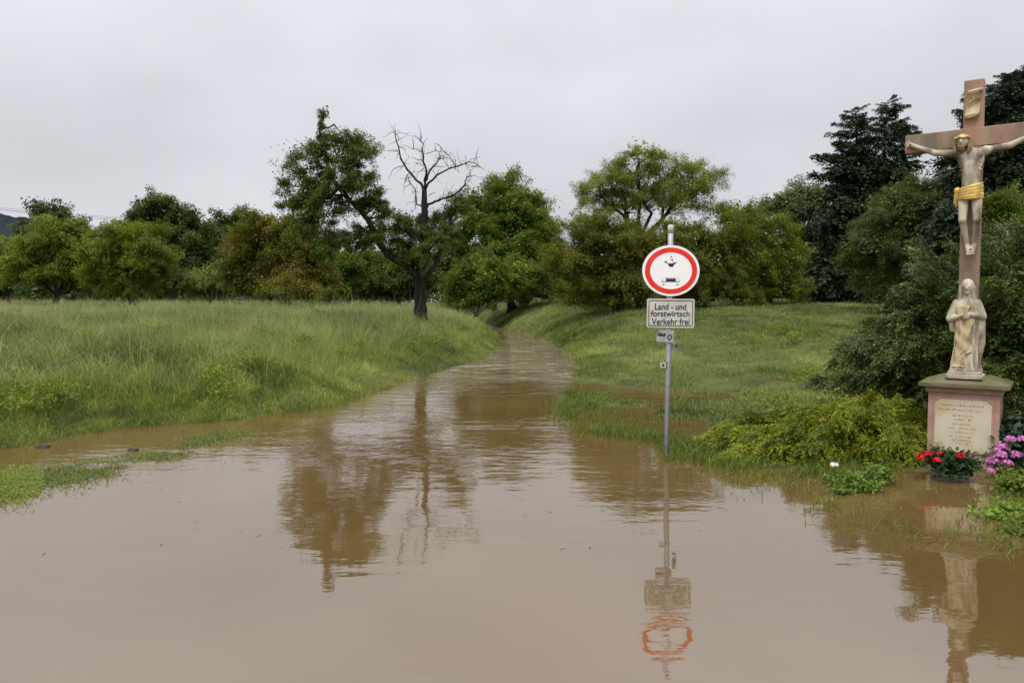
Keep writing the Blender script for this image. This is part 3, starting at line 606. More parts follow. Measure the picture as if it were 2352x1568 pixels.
# the half dead tree by the lane
g = rng(60); D = 30.0; bx = at(967, 700, D)[0]; bz = gz(bx, D)
root = thing('half_dead_tree', 'gnarled tree by the lane with bare dead top and one leafy left limb', 'tree', (bx, D, bz))
def limb(parent, name, pts, r0, r1, dep=0.0, mtl='deadwood', n=7, wob=.03, sub=3):
    P = np.array([at(u, v, D) for u, v in pts]); P[:, 1] += dep * np.linspace(0, 1, len(P))
    tt = np.linspace(0, len(P) - 1, (len(P) - 1) * sub + 1); P = np.stack([np.interp(tt, np.arange(len(P)), P[:, i]) for i in range(3)], -1)
    Q = P.copy(); Q[1:-1] = (P[:-2] + 2 * P[1:-1] + P[2:]) / 4; Q += g.normal(0, wob, Q.shape) * (np.arange(len(Q)) > 0)[:, None]
    mb = MB().tube(Q, np.linspace(r0, r1, len(Q)) * g.uniform(.92, 1.1, len(Q)), n)
    return Q, mb
Q, mb = limb(root, 'trunk', [(968, 765), (966, 735), (965, 700), (965, 657), (966, 620), (971, 573), (975, 488), (975, 431)], .30, .095, wob=.015, n=10)
mb.v = [tuple(c) for c in mb.v]
mb.tube([at(967, 757, D), at(966, 728, D), at(965, 700, D)], [.40, .28, .24], 10)
mb.build('trunk', M['deadwood'], root, True, False)
LIMBS = [([(966, 640), (931, 610), (894, 592), (867, 545), (850, 508), (826, 478), (786, 438), (762, 397), (748, 340), (744, 300), (762, 270)], .17, .015, -1.0),
         ([(970, 645), (1002, 606), (1018, 556), (1025, 505), (1045, 471)], .13, .05, .8),
         ([(1025, 520), (1049, 498), (1048, 478)], .05, .03, .2)]
for p_, r0, r1, dp in LIMBS:
    Q, mb = limb(root, 'limb', p_, r0, r1, dp); mb.build('limb', M['bark'], root, True, False)
    if r0 == .17: LQ = Q
DEAD = [([(974, 433), (968, 424), (931, 387), (914, 346), (904, 303), (901, 296)], .06, .008, .6, [[(914, 346), (892, 342), (873, 345)], [(924, 382), (900, 385), (889, 411)], [(916, 352), (905, 362)]]),
        ([(975, 440), (976, 424), (981, 397), (973, 363), (971, 333), (970, 318)], .06, .008, -.4, [[(973, 350), (948, 343), (921, 333)], [(950, 343), (951, 323), (947, 318)], [(978, 353), (1002, 345), (1025, 353), (1049, 374)], [(973, 370), (955, 368), (948, 360)], [(975, 385), (962, 395), (958, 420)]]),
        ([(978, 415), (981, 400), (1002, 370), (1007, 360), (1019, 360)], .045, .01, .5, [[(1000, 345), (995, 326)], [(1002, 330), (1022, 348), (1040, 368)], [(996, 382), (1025, 378)], [(1019, 360), (1035, 366), (1046, 384)]]),
        ([(976, 440), (981, 424), (1018, 397), (1062, 384), (1089, 379), (1116, 401)], .05, .007, -.9, [[(1072, 382), (1070, 363)], [(1045, 390), (1048, 372)], [(1085, 380), (1100, 386)], [(1050, 388), (1056, 404)]]),
        ([(976, 478), (981, 471), (1008, 458), (1035, 451), (1066, 424), (1069, 407), (1079, 397)], .06, .015, .5, [[(985, 450), (1000, 437)], [(1008, 458), (1014, 446)], [(1062, 428), (1078, 424)]]),
        ([(973, 472), (954, 468), (954, 438), (934, 407), (928, 395)], .03, .008, .7, [[(944, 422), (928, 428), (922, 440)], [(954, 450), (953, 480)], [(934, 408), (925, 420)]])]
for p_, r0, r1, dp, tw in DEAD:
    Q, mb = limb(root, 'dead_branch', p_, r0, r1, dp, wob=.02)
    for q in tw:
        _, m2 = limb(root, 'twig', q, .016, .005, dp * .6, n=5, wob=.02); mb.add(m2.v, m2.f)
    for j in range(17):
        i = g.integers(len(Q) // 3, len(Q)); e_ = Q[i] + unit(g.normal(size=3) * [1, .7, 1] + [0, 0, .35]) * g.uniform(.15, .75)
        mb.tube(wiggle(g, Q[i], e_, 4, .08), [.012, .009, .006, .004], 4)
    mb.build('dead_branch', M['deadwood'], root, True, False)
lob = px_lobes([(765, 335, 75, 42, -1), (715, 370, 62, 50, -.5), (810, 360, 48, 48, -1), (700, 425, 62, 48, -.5), (770, 420, 80, 60, -1), (825, 425, 42, 55, -.8), (680, 470, 40, 40, 0), (735, 480, 75, 50, -.5),
                (860, 465, 40, 25, -.5), (720, 530, 55, 45, 0)], D, .8)
V1, t1, cc = leaves(g, lob, 200, 36, .2, .10, .065, .1, .5)
lob2 = px_lobes([(895, 500, 42, 26, -.5), (930, 520, 50, 34, 0), (885, 545, 50, 32, -.6), (960, 545, 50, 34, .3), (920, 575, 50, 22, .2), (995, 505, 25, 22, .4), (1050, 480, 22, 30, .6), (1030, 545, 32, 34, .5), (840, 550, 45, 30, -.5), (950, 590, 40, 22, -.6), (1000, 560, 34, 30, -.5), (800, 560, 55, 32, -.5), (760, 575, 50, 30, -.4)], D, .8)
V2, t2, cc2 = leaves(g, lob2, 150, 34, .17, .10, .065, .1, .4)
sp_ = LQ[-9:][g.integers(0, 9, 40)] + g.normal(0, .07, (40, 3)); nn = unit(g.normal(size=(40, 3))); tt_ = unit(np.cross(nn, g.normal(size=(40, 3))))
V3 = diamonds(sp_, tt_, nn, np.full(40, .16), np.full(40, .1))
mb = MB()
for q in cc[::4]: j = np.argmin(np.linalg.norm(LQ - q, axis=1)); mb.tube(wiggle(g, LQ[j], q, 5, .07), np.linspace(.035, .008, 5), 5)
for q in cc2[::4]:
    j = np.argmin(np.linalg.norm(LQ[:14] - q, axis=1)); mb.tube(wiggle(g, LQ[j], q, 5, .07), np.linspace(.035, .008, 5), 5)
mb.build('branches', M['bark'], root, True, False)
crown = link('crown', quads('crown', np.concatenate([V1, V2, V3]), np.concatenate([t1, t2, np.full(40, .4)])), M['cherry'], root, False)
for q in LQ[-8:]: put_bough(g, 'leaf', crown, 'cherry', q - [0, 0, .1], unit(g.normal(size=3) + [0, 0, .5]), .3)
boughs(g, crown, lob, 'cherry', 'leaf', .62, .5); boughs(g, crown, lob2, 'cherry', 'leaf', .5, .5)
# ------------------------------------------------------------------ spreading conifers round the shrine
def spray_shrub(name, label, cat, base, arms, leaf, nf, flen, nl, ll, lw, droop, seed, spread=.16, bark='bark', flat=.5, plume=.4, per=8):
    """arms: list of (list of xyz path points, thickness); fronds stand along and around each arm"""
    g = rng(seed); root = thing(name, label, cat, base); mb = MB(); VV = []; TT = []
    for path, wgt in arms:
        P = np.asarray(path, float); L_ = np.linalg.norm(np.diff(P, axis=0), axis=1).sum()
        tt = np.linspace(0, len(P) - 1, 4 * len(P)); Q = np.stack([np.interp(tt, np.arange(len(P)), P[:, i]) for i in range(3)], -1)
        Q[1:-1] += g.normal(0, .02, Q[1:-1].shape); mb.tube(Q, np.linspace(.03, .006, len(Q)) * wgt, 5)
        n = int(nf * L_ * wgt); s = g.random(n) ** .7 * (len(Q) - 1.01); i = s.astype(int); f = (s - i)[:, None]
        pos = Q[i] * (1 - f) + Q[i + 1] * f; ax = unit(Q[i + 1] - Q[i])
        off = g.normal(size=(n, 3)); off[:, 2] *= flat; taper = (1.15 - .75 * s / len(Q))[:, None]
        pos = pos + off * spread * wgt * taper
        dv = unit(ax * 1.25 + unit(off) * .6 + [0, 0, .08] + g.normal(0, .16, (n, 3)))
        tn0 = np.clip(g.uniform(0, .25, n) + .14 + .55 * unit(off)[:, 2], 0, .75)  # upper fronds lighter: young shoots, plus highlights and shading put into the tone
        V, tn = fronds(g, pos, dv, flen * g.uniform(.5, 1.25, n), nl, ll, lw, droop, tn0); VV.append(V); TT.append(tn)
    mb.build('stems', M[bark], root, True, False)
    V = np.concatenate(VV); T_ = np.concatenate(TT); k_ = V[:, :, 2].min(1) > .0; fo_ = link('foliage', quads('foliage', V[k_], T_[k_]), M[leaf], root, False)
    for path, wgt in arms:
        P = np.asarray(path, float); tt = np.concatenate([g.uniform(.3, .95, per - 1), [1.0]]) * (len(P) - 1.001)
        for t_ in tt:
            i = int(t_); p_ = P[i] + (P[i + 1] - P[i]) * (t_ - i); ax = unit(P[i + 1] - P[i]); s_ = plume * g.uniform(.7, 1.25)
            p_ = p_ + g.normal(0, .05, 3) - ax * s_ * .5
            if p_[2] > .03: put_bough(g, 'plume', fo_, leaf, p_, ax * [1, 1, .6] + g.normal(0, .36, 3) * [1, 1, .4] + [0, 0, .12], s_, .4)
    return root
def arm(u0, v0, D0, u1, v1, D1, sag=.25, n=5):
    a, b = at(u0, v0, D0), at(u1, v1, D1); t = np.linspace(0, 1, n)[:, None]; P = a + (b - a) * t
    P[:, 2] += np.sin(t[:, 0] * math.pi) * sag; return P
g = rng(70)
b0 = at(2190, 900, 10.6); b0[2] = gz(b0[0], b0[1])
A = []
for (u, v, dd, sg) in [(1925, 770, 10.2, .25), (1900, 800, 10.6, .2), (1960, 850, 9.9, .2), (1915, 860, 10.3, .15), (2010, 700, 10.2, .3), (2060, 650, 10.6, .3), (2100, 600, 11, .3), (2140, 580, 10.4, .3), (2080, 580, 11.2, .2), (2000, 790, 9.7, .3), (2060, 760, 9.6, .3),
                       (2100, 700, 9.8, .3), (1985, 830, 10.9, .2), (2150, 640, 9.8, .3), (2040, 850, 9.7, .2), (2120, 820, 9.5, .2), (2170, 740, 9.6, .3), (2130, 690, 10.4, .3), (2060, 700, 10.9, .3), (1960, 735, 10.8, .3), (2180, 600, 10.6, .2), (2110, 870, 9.6, .1), (2000, 880, 10.1, .1), (2160, 860, 9.4, .1)]:
    A.append((arm(2200 + g.uniform(-15, 15), 890, 10.6, u + 52 - 14 * (u > 2080), v + 30, dd, sg * .7), 1.0))
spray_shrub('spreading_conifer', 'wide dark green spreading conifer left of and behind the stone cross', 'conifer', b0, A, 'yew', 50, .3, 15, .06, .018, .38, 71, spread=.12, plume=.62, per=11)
b1 = at(2430, 1000, 9.2); b1[2] = gz(b1[0], b1[1]); A = []
for (u, v, dd, sg) in [(2290, 620, 9.0, .2), (2300, 560, 9.4, .2), (2340, 520, 9.8, .2), (2305, 700, 8.9, .2), (2300, 770, 8.8, .2), (2300, 840, 8.7, .2), (2330, 640, 9.0, .3), (2400, 560, 9.4, .3), (2350, 740, 8.8, .3), (2320, 900, 8.6, .2), (2340, 960, 8.5, .2), (2380, 850, 8.6, .3), (2450, 600, 9.2, .3),
                       (2480, 750, 8.9, .3), (2290, 930, 8.8, .2), (2320, 800, 9.3, .2), (2350, 600, 9.6, .2), (2285, 660, 9.6, .2), (2300, 980, 8.8, .1), (2500, 900, 8.6, .2), (2330, 690, 9.5, .2), (2300, 650, 8.6, .1)]:
    A.append((arm(2430 + g.uniform(-20, 20), 960, 9.2, u, v, dd, sg), 1.0))
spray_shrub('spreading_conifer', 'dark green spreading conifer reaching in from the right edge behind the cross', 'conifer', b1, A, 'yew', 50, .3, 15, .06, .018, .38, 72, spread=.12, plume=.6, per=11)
b2 = at(2450, 700, 13.0); b2[2] = gz(b2[0], 13.0)
tree('garden_tree', 'fresh green leafy tree behind the cross at the right edge', 'tree', 13.0, 2440, [(2330, 500, 55, 40), (2400, 470, 70, 60), (2310, 570, 45, 45), (2400, 580, 80, 60), (2290, 470, 18, 18)], 'midgreen', 420, 42, .15, .095, .06, .1, seed=73)
# golden juniper: low mound of feathery arching arms
bj = at(1985, 1050, 8.9); bj[2] = gz(bj[0], bj[1]); A = []
for (u, v, dd, sg) in [(1640, 1025, 8.9, .22), (1650, 1000, 9.2, .25), (1690, 985, 9.4, .25), (1670, 1050, 8.6, .2), (1720, 970, 9.5, .25), (1740, 1040, 8.4, .25), (1790, 960, 9.4, .25), (1810, 1020, 8.5, .3), (1830, 985, 8.9, .3), (1760, 995, 8.9, .3), (1860, 950, 9.3, .25), (1900, 925, 9.4, .25),
                       (1950, 910, 9.4, .2), (1990, 900, 9.5, .2), (2030, 910, 9.3, .2), (1880, 1020, 8.4, .3), (1930, 980, 8.6, .3), (1960, 1040, 8.3, .3), (2000, 960, 8.7, .3), (2060, 945, 9.0, .25), (2090, 975, 8.9, .2), (2120, 1005, 8.7, .2), (2140, 1030, 8.5, .2), (2060, 1030, 8.3, .3),
                       (2010, 1060, 8.1, .2), (1900, 1070, 8.15, .2), (1840, 1065, 8.2, .2), (1780, 1068, 8.25, .15), (2090, 1060, 8.2, .2), (1700, 1060, 8.45, .15), (2130, 1055, 8.35, .15), (1930, 1010, 8.4, .35), (1860, 1045, 8.25, .25), (2110, 960, 9.2, .2), (1650, 1062, 8.6, .08), (1970, 1085, 8.0, .1), (2050, 1085, 8.0, .1)]:
    A.append((arm(1985 + g.uniform(-90, 70), 1050 + g.uniform(-12, 12), 8.9, u, v + 14 * (v < 960), dd, sg * .85), .9))
spray_shrub('golden_juniper', 'low golden-green juniper mound between the sign and the shrine', 'juniper', bj, A, 'gold', 130, .19, 15, .036, .012, .38, 74, spread=.06, flat=.8, plume=.4, per=7)

# ------------------------------------------------------------------ road sign
M['steel'] = surf('galvanised_steel', (.36, .37, .38), (.46, .47, .48), 14, .45, metal=.55, spec=.4)
M['signwhite'] = surf('white_sheeting', (.98, .98, .98), None, 8, .3, spec=.6)
M['signred'] = surf('red_sheeting', (.78, .02, .015), (.82, .06, .02), 5, .35, spec=.5)
M['signink'] = surf('black_print', (.015, .012, .02), None, 8, .5)
M['symbolink'] = surf('symbol_print', (.03, .02, .045), None, 8, .5)  # print of the broken symbols; overexposure is put into their shapes
M['plategrey'] = surf('weathered_plate', (.66, .65, .60), (.56, .55, .50), 9, .45, c3=(.45, .45, .40), scale3=5, lo3=.58, hi3=.75)
M['dirtplate'] = surf('dirty_plate', (.42, .43, .44), (.3, .3, .31), 18, .5)
M['beige'] = surf('beige_plate', (.55, .5, .36), (.45, .4, .28), 12, .5)
PXM = 9.03 / FPX
pb = atz(1531, 1044); PXM = pb[1] / FPX
sign = thing('road_sign', 'round red-rimmed traffic sign with text plate on a steel post standing in flood water', 'road sign', (pb[0], pb[1], 0), R(2))
sign.rotation_euler = (0, R(.5), R(2))
def sx(u): return (u - 1535.5) * PXM
def sz(v): return CAMH + (HOR - v) * PXM
mb = MB().tube([(0, 0, -.35), (0, 0, 1.0), (0, 0, sz(520))], .031, 16); mb.build('post', M['steel'], sign, False)
for pl in sign.children: pl.data.polygons.foreach_set('use_smooth', [len(p_.vertices) == 4 for p_ in pl.data.polygons])
mb = MB().tube([(0, 0, sz(536)), (0, 0, sz(520)), (0, 0, sz(518))], [.034, .034, .026], 16); mb.build('post_cap', M['plategrey'], sign, True)
def ell(rx, rz, n=72, cx=0, cz=0): return [(cx + rx * math.cos(2 * math.pi * i / n), cz + rz * math.sin(2 * math.pi * i / n)) for i in range(n)]
rx, rz, cz = 65.5 * PXM, 57.5 * PXM, sz(622.5)
disc = MB().prism(ell(rx, rz, cz=cz), -.052, -.046).build('sign_disc', M['signwhite'], sign)
MB().prism(ell(rx * 1.012, rz * 1.012, cz=cz), -.0458, -.034).build('disc_rim', M['steel'], disc)
def ring(o_, i_, y0, y1):
    n = len(o_); V = [(x, y0, z) for x, z in o_] + [(x, y0, z) for x, z in i_] + [(x, y1, z) for x, z in o_] + [(x, y1, z) for x, z in i_]
    F = []
    for i in range(n):
        j = (i + 1) % n; F += [(i, j, n + j, n + i), (i, 2 * n + i, 2 * n + j, j), (n + i, n + j, 3 * n + j, 3 * n + i)]
    return MB().add(V, F)
ring(ell(rx * .915, rz * .915, cz=cz), ell(rx * .735, rz * .725, cz=cz), -.0545, -.051).build('red_ring', M['signred'], disc)
k = PXM * 2352 / 4000 * 280 / 1996                                    # pixels of the closest view of the disc -> metres
def dz(p_): return [((x - 985) * k, cz + (830 - y) * k) for x, y in p_]
mot = MB()  # pieces lost in the glare are left out of both symbols
mot.prism(dz([(905, 630), (1060, 625), (1070, 660), (1035, 720), (960, 725), (915, 695)])[::-1], -.0542, -.0515)
for q in ([(800, 575), (870, 570), (875, 610), (805, 612)], [(870, 625), (905, 625), (905, 650), (880, 650)], [(1045, 600), (1130, 597), (1128, 615), (1085, 640), (1045, 640)], [(950, 510), (1025, 512), (1030, 560), (1005, 562), (1000, 525), (950, 524)], [(970, 428), (1002, 428), (1002, 458), (970, 458)]):
    mot.prism(dz(q)[::-1], -.0542, -.0515)
mot.build('motorcycle_symbol', M['symbolink'], disc)['kind'] = 'stuff'
car_ = MB()
for q in ([(845, 1048), (1122, 1048), (1122, 1120), (845, 1120)], [(720, 1124), (1222, 1124), (1222, 1138), (720, 1138)], [(755, 1195), (808, 1195), (808, 1222), (755, 1222)], [(1145, 1195), (1198, 1195), (1198, 1222), (1145, 1222)], [(1170, 1022), (1195, 1022), (1195, 1042), (1170, 1042)], [(810, 1024), (1120, 1024), (1120, 1030), (810, 1030)], [(1212, 1060), (1220, 1060), (1220, 1122), (1212, 1122)], [(735, 1060), (743, 1060), (743, 1122), (735, 1122)]):
    car_.prism(dz(q)[::-1], -.0542, -.0515)
car_.build('car_symbol', M['symbolink'], disc)['kind'] = 'stuff'
for zz in (cz + .12, cz - .12, sz(700), sz(738)):
    MB().tube([(0, 0, zz - .012), (0, 0, zz), (0, 0, zz + .012)], .038, 14).build('clamp', M['steel'], sign)
def rrect(x0, x1, z0, z1, r, n=5):
    P = []
    for cx, cz_, a0 in ((x1 - r, z1 - r, 0), (x0 + r, z1 - r, 90), (x0 + r, z0 + r, 180), (x1 - r, z0 + r, 270)):
        for i in range(n + 1): q = R(a0 + 90 * i / n); P.append((cx + r * math.cos(q), cz_ + r * math.sin(q)))
    return P
X0, X1, Z0, Z1 = sx(1484) - .01, sx(1593) - .01, sz(752), sz(686)
plate = MB().prism(rrect(X0, X1, Z0, Z1, .022), -.052, -.038).build('text_plate', M['plategrey'], sign)
bw = .018
ring(rrect(X0 + bw, X1 - bw, Z0 + bw, Z1 - bw, .014), rrect(X0 + bw + .008, X1 - bw - .008, Z0 + bw + .008, Z1 - bw - .008, .008), -.0545, -.051).build('plate_border', M['signink'], plate)
def text(name, s, x0, x1, z0, z1, y, m, parent):
    c_ = bpy.data.curves.new(name, 'FONT'); c_.body = s; c_.size = 1; c_.extrude = .02; c_.offset = .012
    o_ = bpy.data.objects.new(name, c_); C.objects.link(o_); dg = bpy.context.evaluated_depsgraph_get()
    me = bpy.data.meshes.new_from_object(o_.evaluated_get(dg)); bpy.data.objects.remove(o_)
    co = np.zeros(len(me.vertices) * 3); me.vertices.foreach_get('co', co); co = co.reshape(-1, 3); lo, hi = co.min(0), co.max(0)
    cap = (0.73)
    nx_ = x0 + (co[:, 0] - lo[0]) / (hi[0] - lo[0]) * (x1 - x0); nz_ = z0 + co[:, 1] / cap * (z1 - z0); ny = y - co[:, 2] * .05
    co = np.stack([nx_, ny, nz_], -1); ed = np.zeros(len(me.edges) * 2, np.int32); me.edges.foreach_get('vertices', ed); ed = ed.reshape(-1, 2)
    lab = np.arange(len(co))
    while True:
        mn = np.minimum(lab[ed[:, 0]], lab[ed[:, 1]]); old = lab.copy(); np.minimum.at(lab, ed[:, 0], mn); np.minimum.at(lab, ed[:, 1], mn); lab = lab[lab]
        if (lab == old).all(): break
    iv = sorted((co[lab == l_, 0].min(), co[lab == l_, 0].max(), l_) for l_ in np.unique(lab)); grp = []
    for lo_, hi_, l_ in iv:                                            # the dot of an i belongs to its stem
        if grp and lo_ < grp[-1][1] - .3 * (hi_ - lo_): grp[-1][2].append(l_); grp[-1][1] = max(grp[-1][1], hi_)
        else: grp.append([lo_, hi_, [l_]])
    polys = [tuple(p_.vertices) for p_ in me.polygons]
    for _, _, ls in grp:
        ii = np.where(np.isin(lab, ls))[0]; mp_ = {int(q): k_ for k_, q in enumerate(ii)}
        MB().add(co[ii], [tuple(mp_[q] for q in p_) for p_ in polys if p_[0] in mp_]).build(name, m, parent)
text('letter', 'Land - und', sx(1502) - .01, sx(1574) - .01, sz(711), sz(696.5), -.0535, M['signink'], plate)
text('letter', 'forstwirtsch', sx(1493) - .01, sx(1582) - .01, sz(726.5), sz(712.5), -.0535, M['signink'], plate)
text('letter', 'Verkehr frei', sx(1495) - .01, sx(1582) - .01, sz(745), sz(730), -.0535, M['signink'], plate)
# small route plates below
sp1 = MB().box(-.104, .09, -.003, .003, -.068, .068).build('route_plate', M['dirtplate'], sign); sp1.location = (-.045, -.044, sz(771)); sp1.rotation_euler = (0, R(3), R(-14))
q_ = MB()
for i, (xa, xb, za, zb) in enumerate([(-.095, -.085, .005, .05), (-.08, -.07, .0, .03), (-.066, -.05, .002, .034), (-.045, -.03, .0, .028), (-.024, -.005, .0, .03), (-.09, -.01, -.006, .008)]):
    q_.box(xa, xb, -.0048, -.0028, za, zb)
q_.build('route_lettering', M['signink'], sp1)['kind'] = 'stuff'
ring(ell(.026, .034, 24, .045, -.012), ell(.014, .02, 24, .045, -.012), -.0048, -.0028).build('route_symbol', M['signink'], sp1)
sp2 = MB().box(-.05, .05, -.003, .003, -.062, .062).build('route_plate', M['dirtplate'], sign); sp2.location = (.085, .0, sz(794)); sp2.rotation_euler = (0, 0, R(52))
q_ = MB()
for xa, za, zb in ((-.035, -.02, .02), (-.01, -.03, .03), (.02, -.02, .03)): q_.box(xa, xa + .014, -.0048, -.0028, za, zb)
q_.build('route_lettering', M['signink'], sp2)['kind'] = 'stuff'
sp3 = MB().box(-.034, .034, -.003, .003, -.032, .032).build('trail_marker', M['beige'], sign); sp3.location = (-.066, -.035, sz(838)); sp3.rotation_euler = (0, 0, R(-8))
MB().prism([(-.012, -.014), (.012, -.014), (.012, .014), (-.012, .014)], -.0048, -.0028).build('trail_symbol', M['signink'], sp3)
MB().box(-.038, -.02, -.03, .0, sz(838) - .035, sz(838) + .035).build('marker_bracket', M['bark'], sign)

# ------------------------------------------------------------------ wayside cross
M['redstone'] = surf('red_sandstone', (.38, .22, .17), (.44, .29, .225), 6, .85, bump=.008, c3=(.25, .2, .14), scale3=3.5, lo3=.5, hi3=.7)
M['crossstone'] = surf('stained_sandstone', (.38, .205, .14), (.38, .27, .195), 5, .85, bump=.012, c3=(.17, .145, .105), scale3=3.6, lo3=.42, hi3=.62, stretch=(1, 1, .5))
M['palestone'] = surf('pale_painted_stone', (.60, .53, .41), (.42, .37, .28), 9, .8, bump=.008, c3=(.15, .125, .08), scale3=6.5, lo3=.46, hi3=.64, stretch=(1, 1, .45))
M['slab'] = surf('mossy_slab', (.13, .12, .055), (.2, .165, .11), 6, .9, bump=.015, c3=(.09, .10, .025), scale3=3, lo3=.45, hi3=.6)
M['goldleaf'] = surf('gilding', (.78, .54, .15), (.56, .36, .09), 14, .42, metal=.4, spec=.5, bump=.004)
M['ochre'] = surf('gilded_hem', (.58, .46, .26), (.46, .37, .23), 9, .65, bump=.006, c3=(.3, .2, .11), scale3=7, lo3=.52, hi3=.7)
M['tablet'] = surf('cream_tablet', (.56, .50, .36), (.62, .56, .42), 4, .7, c3=(.5, .38, .18), scale3=3)
M['inscr'] = surf('gold_lettering', (.36, .22, .045), (.30, .18, .04), 20, .6)
M['hair'] = surf('brown_gilt_hair', (.30, .22, .10), (.18, .125, .06), 14, .7)
SH = at(2219, 900, 8.38); SX, SY = SH[0], SH[1]; TH = R(-36)
shr = thing('wayside_cross', 'tall red sandstone wayside cross with pale crucified figure, robed statue and inscribed pedestal', 'wayside cross', (SX, SY, .0), TH)
MB().box(-.40, .40, -.33, .33, -.2, .115).build('plinth', M['redstone'], shr, bevel=.012)
ped = MB().box(-.335, .335, -.27, .27, .1155, .80).build('pedestal', M['redstone'], shr, bevel=.006)
MB().box(-.36, .36, -.295, .295, .8005, .86).build('pedestal_moulding', M['redstone'], shr, bevel=.008)
sl = MB(); sl.box(-.425, .425, -.36, .36, .8605, .905); sl.box(-.425, .425, -.36, .36, .9052, .975, top=.55); sl.build('slab', M['slab'], shr, bevel=.006)
ct = .045; T0, T1, U0, U1 = -.265, .265, .17, .735
octo = [(T0 + ct, U0), (T1 - ct, U0), (T1, U0 + ct), (T1, U1 - ct), (T1 - ct, U1), (T0 + ct, U1), (T0, U1 - ct), (T0, U0 + ct)]
tab = MB().prism(octo, -.276, -.269).build('tablet', M['tablet'], ped)
oc2 = [(x * 1.07, .43 + (z - .43) * 1.06) for x, z in octo]
ring(oc2, octo, -.282, -.2695).build('tablet_frame', M['redstone'], ped, bevel=.003)
g = rng(81)
for (a0, a1, zz) in [(-.2, .2, .66), (-.225, .19, .61), (-.09, .1, .55), (-.08, .09, .51), (-.1, .1, .46), (-.13, .12, .415), (-.1, .12, .37), (-.12, .09, .325), (-.09, .07, .285), (-.06, .06, .25)]:
    q_ = MB(); x_ = a0
    while x_ < a1:
        w_ = g.uniform(.006, .011); hh = g.choice([.013, .013, .020]); lo_ = g.choice([0, 0, 0, -.006])
        q_.box(x_, x_ + w_ * .55, -.2785, -.2755, zz + lo_, zz + hh)
        if g.random() < .6: q_.box(x_ + w_ * .55, x_ + w_ * 1.3, -.2783, -.2757, zz + (0 if g.random() < .5 else hh * .7), zz + (0 if g.random() < .5 else hh * .7) + .005)
        x_ += w_ * (2.2 if g.random() < .8 else 4.2)
    q_.build('inscription_line', M['inscr'], tab)['kind'] = 'stuff'
up = MB().box(-.093, .093, -.075, .075, .95, 4.17).build('cross_upright', M['crossstone'], shr, bevel=.008)
cb = MB().box(-.655, .655, -.082, .082, 3.455, 3.655).build('crossbar', M['crossstone'], shr, bevel=.008)
# gilded title scroll with curled ends
P = []; pr = []
for i in range(15):
    z_ = 3.76 + .3 * i / 14; t_ = i / 14; P.append((z_, -.082 - .05 * math.exp(-((t_ - .08) / .09) ** 2) - .03 * math.exp(-((t_ - .95) / .07) ** 2) - .006 * math.sin(t_ * 9)))
sc_ = MB(); n = len(P); V = []
for z_, y_ in P:
    for x_ in (-.068, 0, .068): V.append((x_ + .016 * (z_ - 3.9) / .15, y_ - (.01 if x_ == 0 else 0), z_ + .12 * x_))
for z_, y_ in P:
    for x_ in (-.068, 0, .068): V.append((x_ + .016 * (z_ - 3.9) / .15, y_ + .014, z_ + .12 * x_))
F = []; o3 = 3 * n
for i in range(n - 1):
    for j in range(2): a_ = i * 3 + j; F += [(a_, a_ + 1, a_ + 4, a_ + 3), (o3 + a_ + 3, o3 + a_ + 4, o3 + a_ + 1, o3 + a_)]
for i in range(n - 1):
    for j in (0, 2): a_ = i * 3 + j; F.append((a_, a_ + 3, o3 + a_ + 3, o3 + a_))
for i in (0, n - 1):
    for j in range(2): a_ = i * 3 + j; F.append((a_, a_ + 1, o3 + a_ + 1, o3 + a_))
scr = sc_.add(V, F).build('title_scroll', M['ochre'], shr, True)
sw = MB()
sw.tube([(-.06, -.098, 3.90), (0, -.108, 3.935), (.065, -.098, 3.97)], .008, 6)
for x_, z_ in ((-.045, 3.99), (-.015, 4.0), (.018, 4.005), (.045, 4.0)): sw.box(x_ - .005, x_ + .005, -.102, -.092, z_ - .03, z_ + .01)
sw.build('scroll_marks', M['hair'], scr)
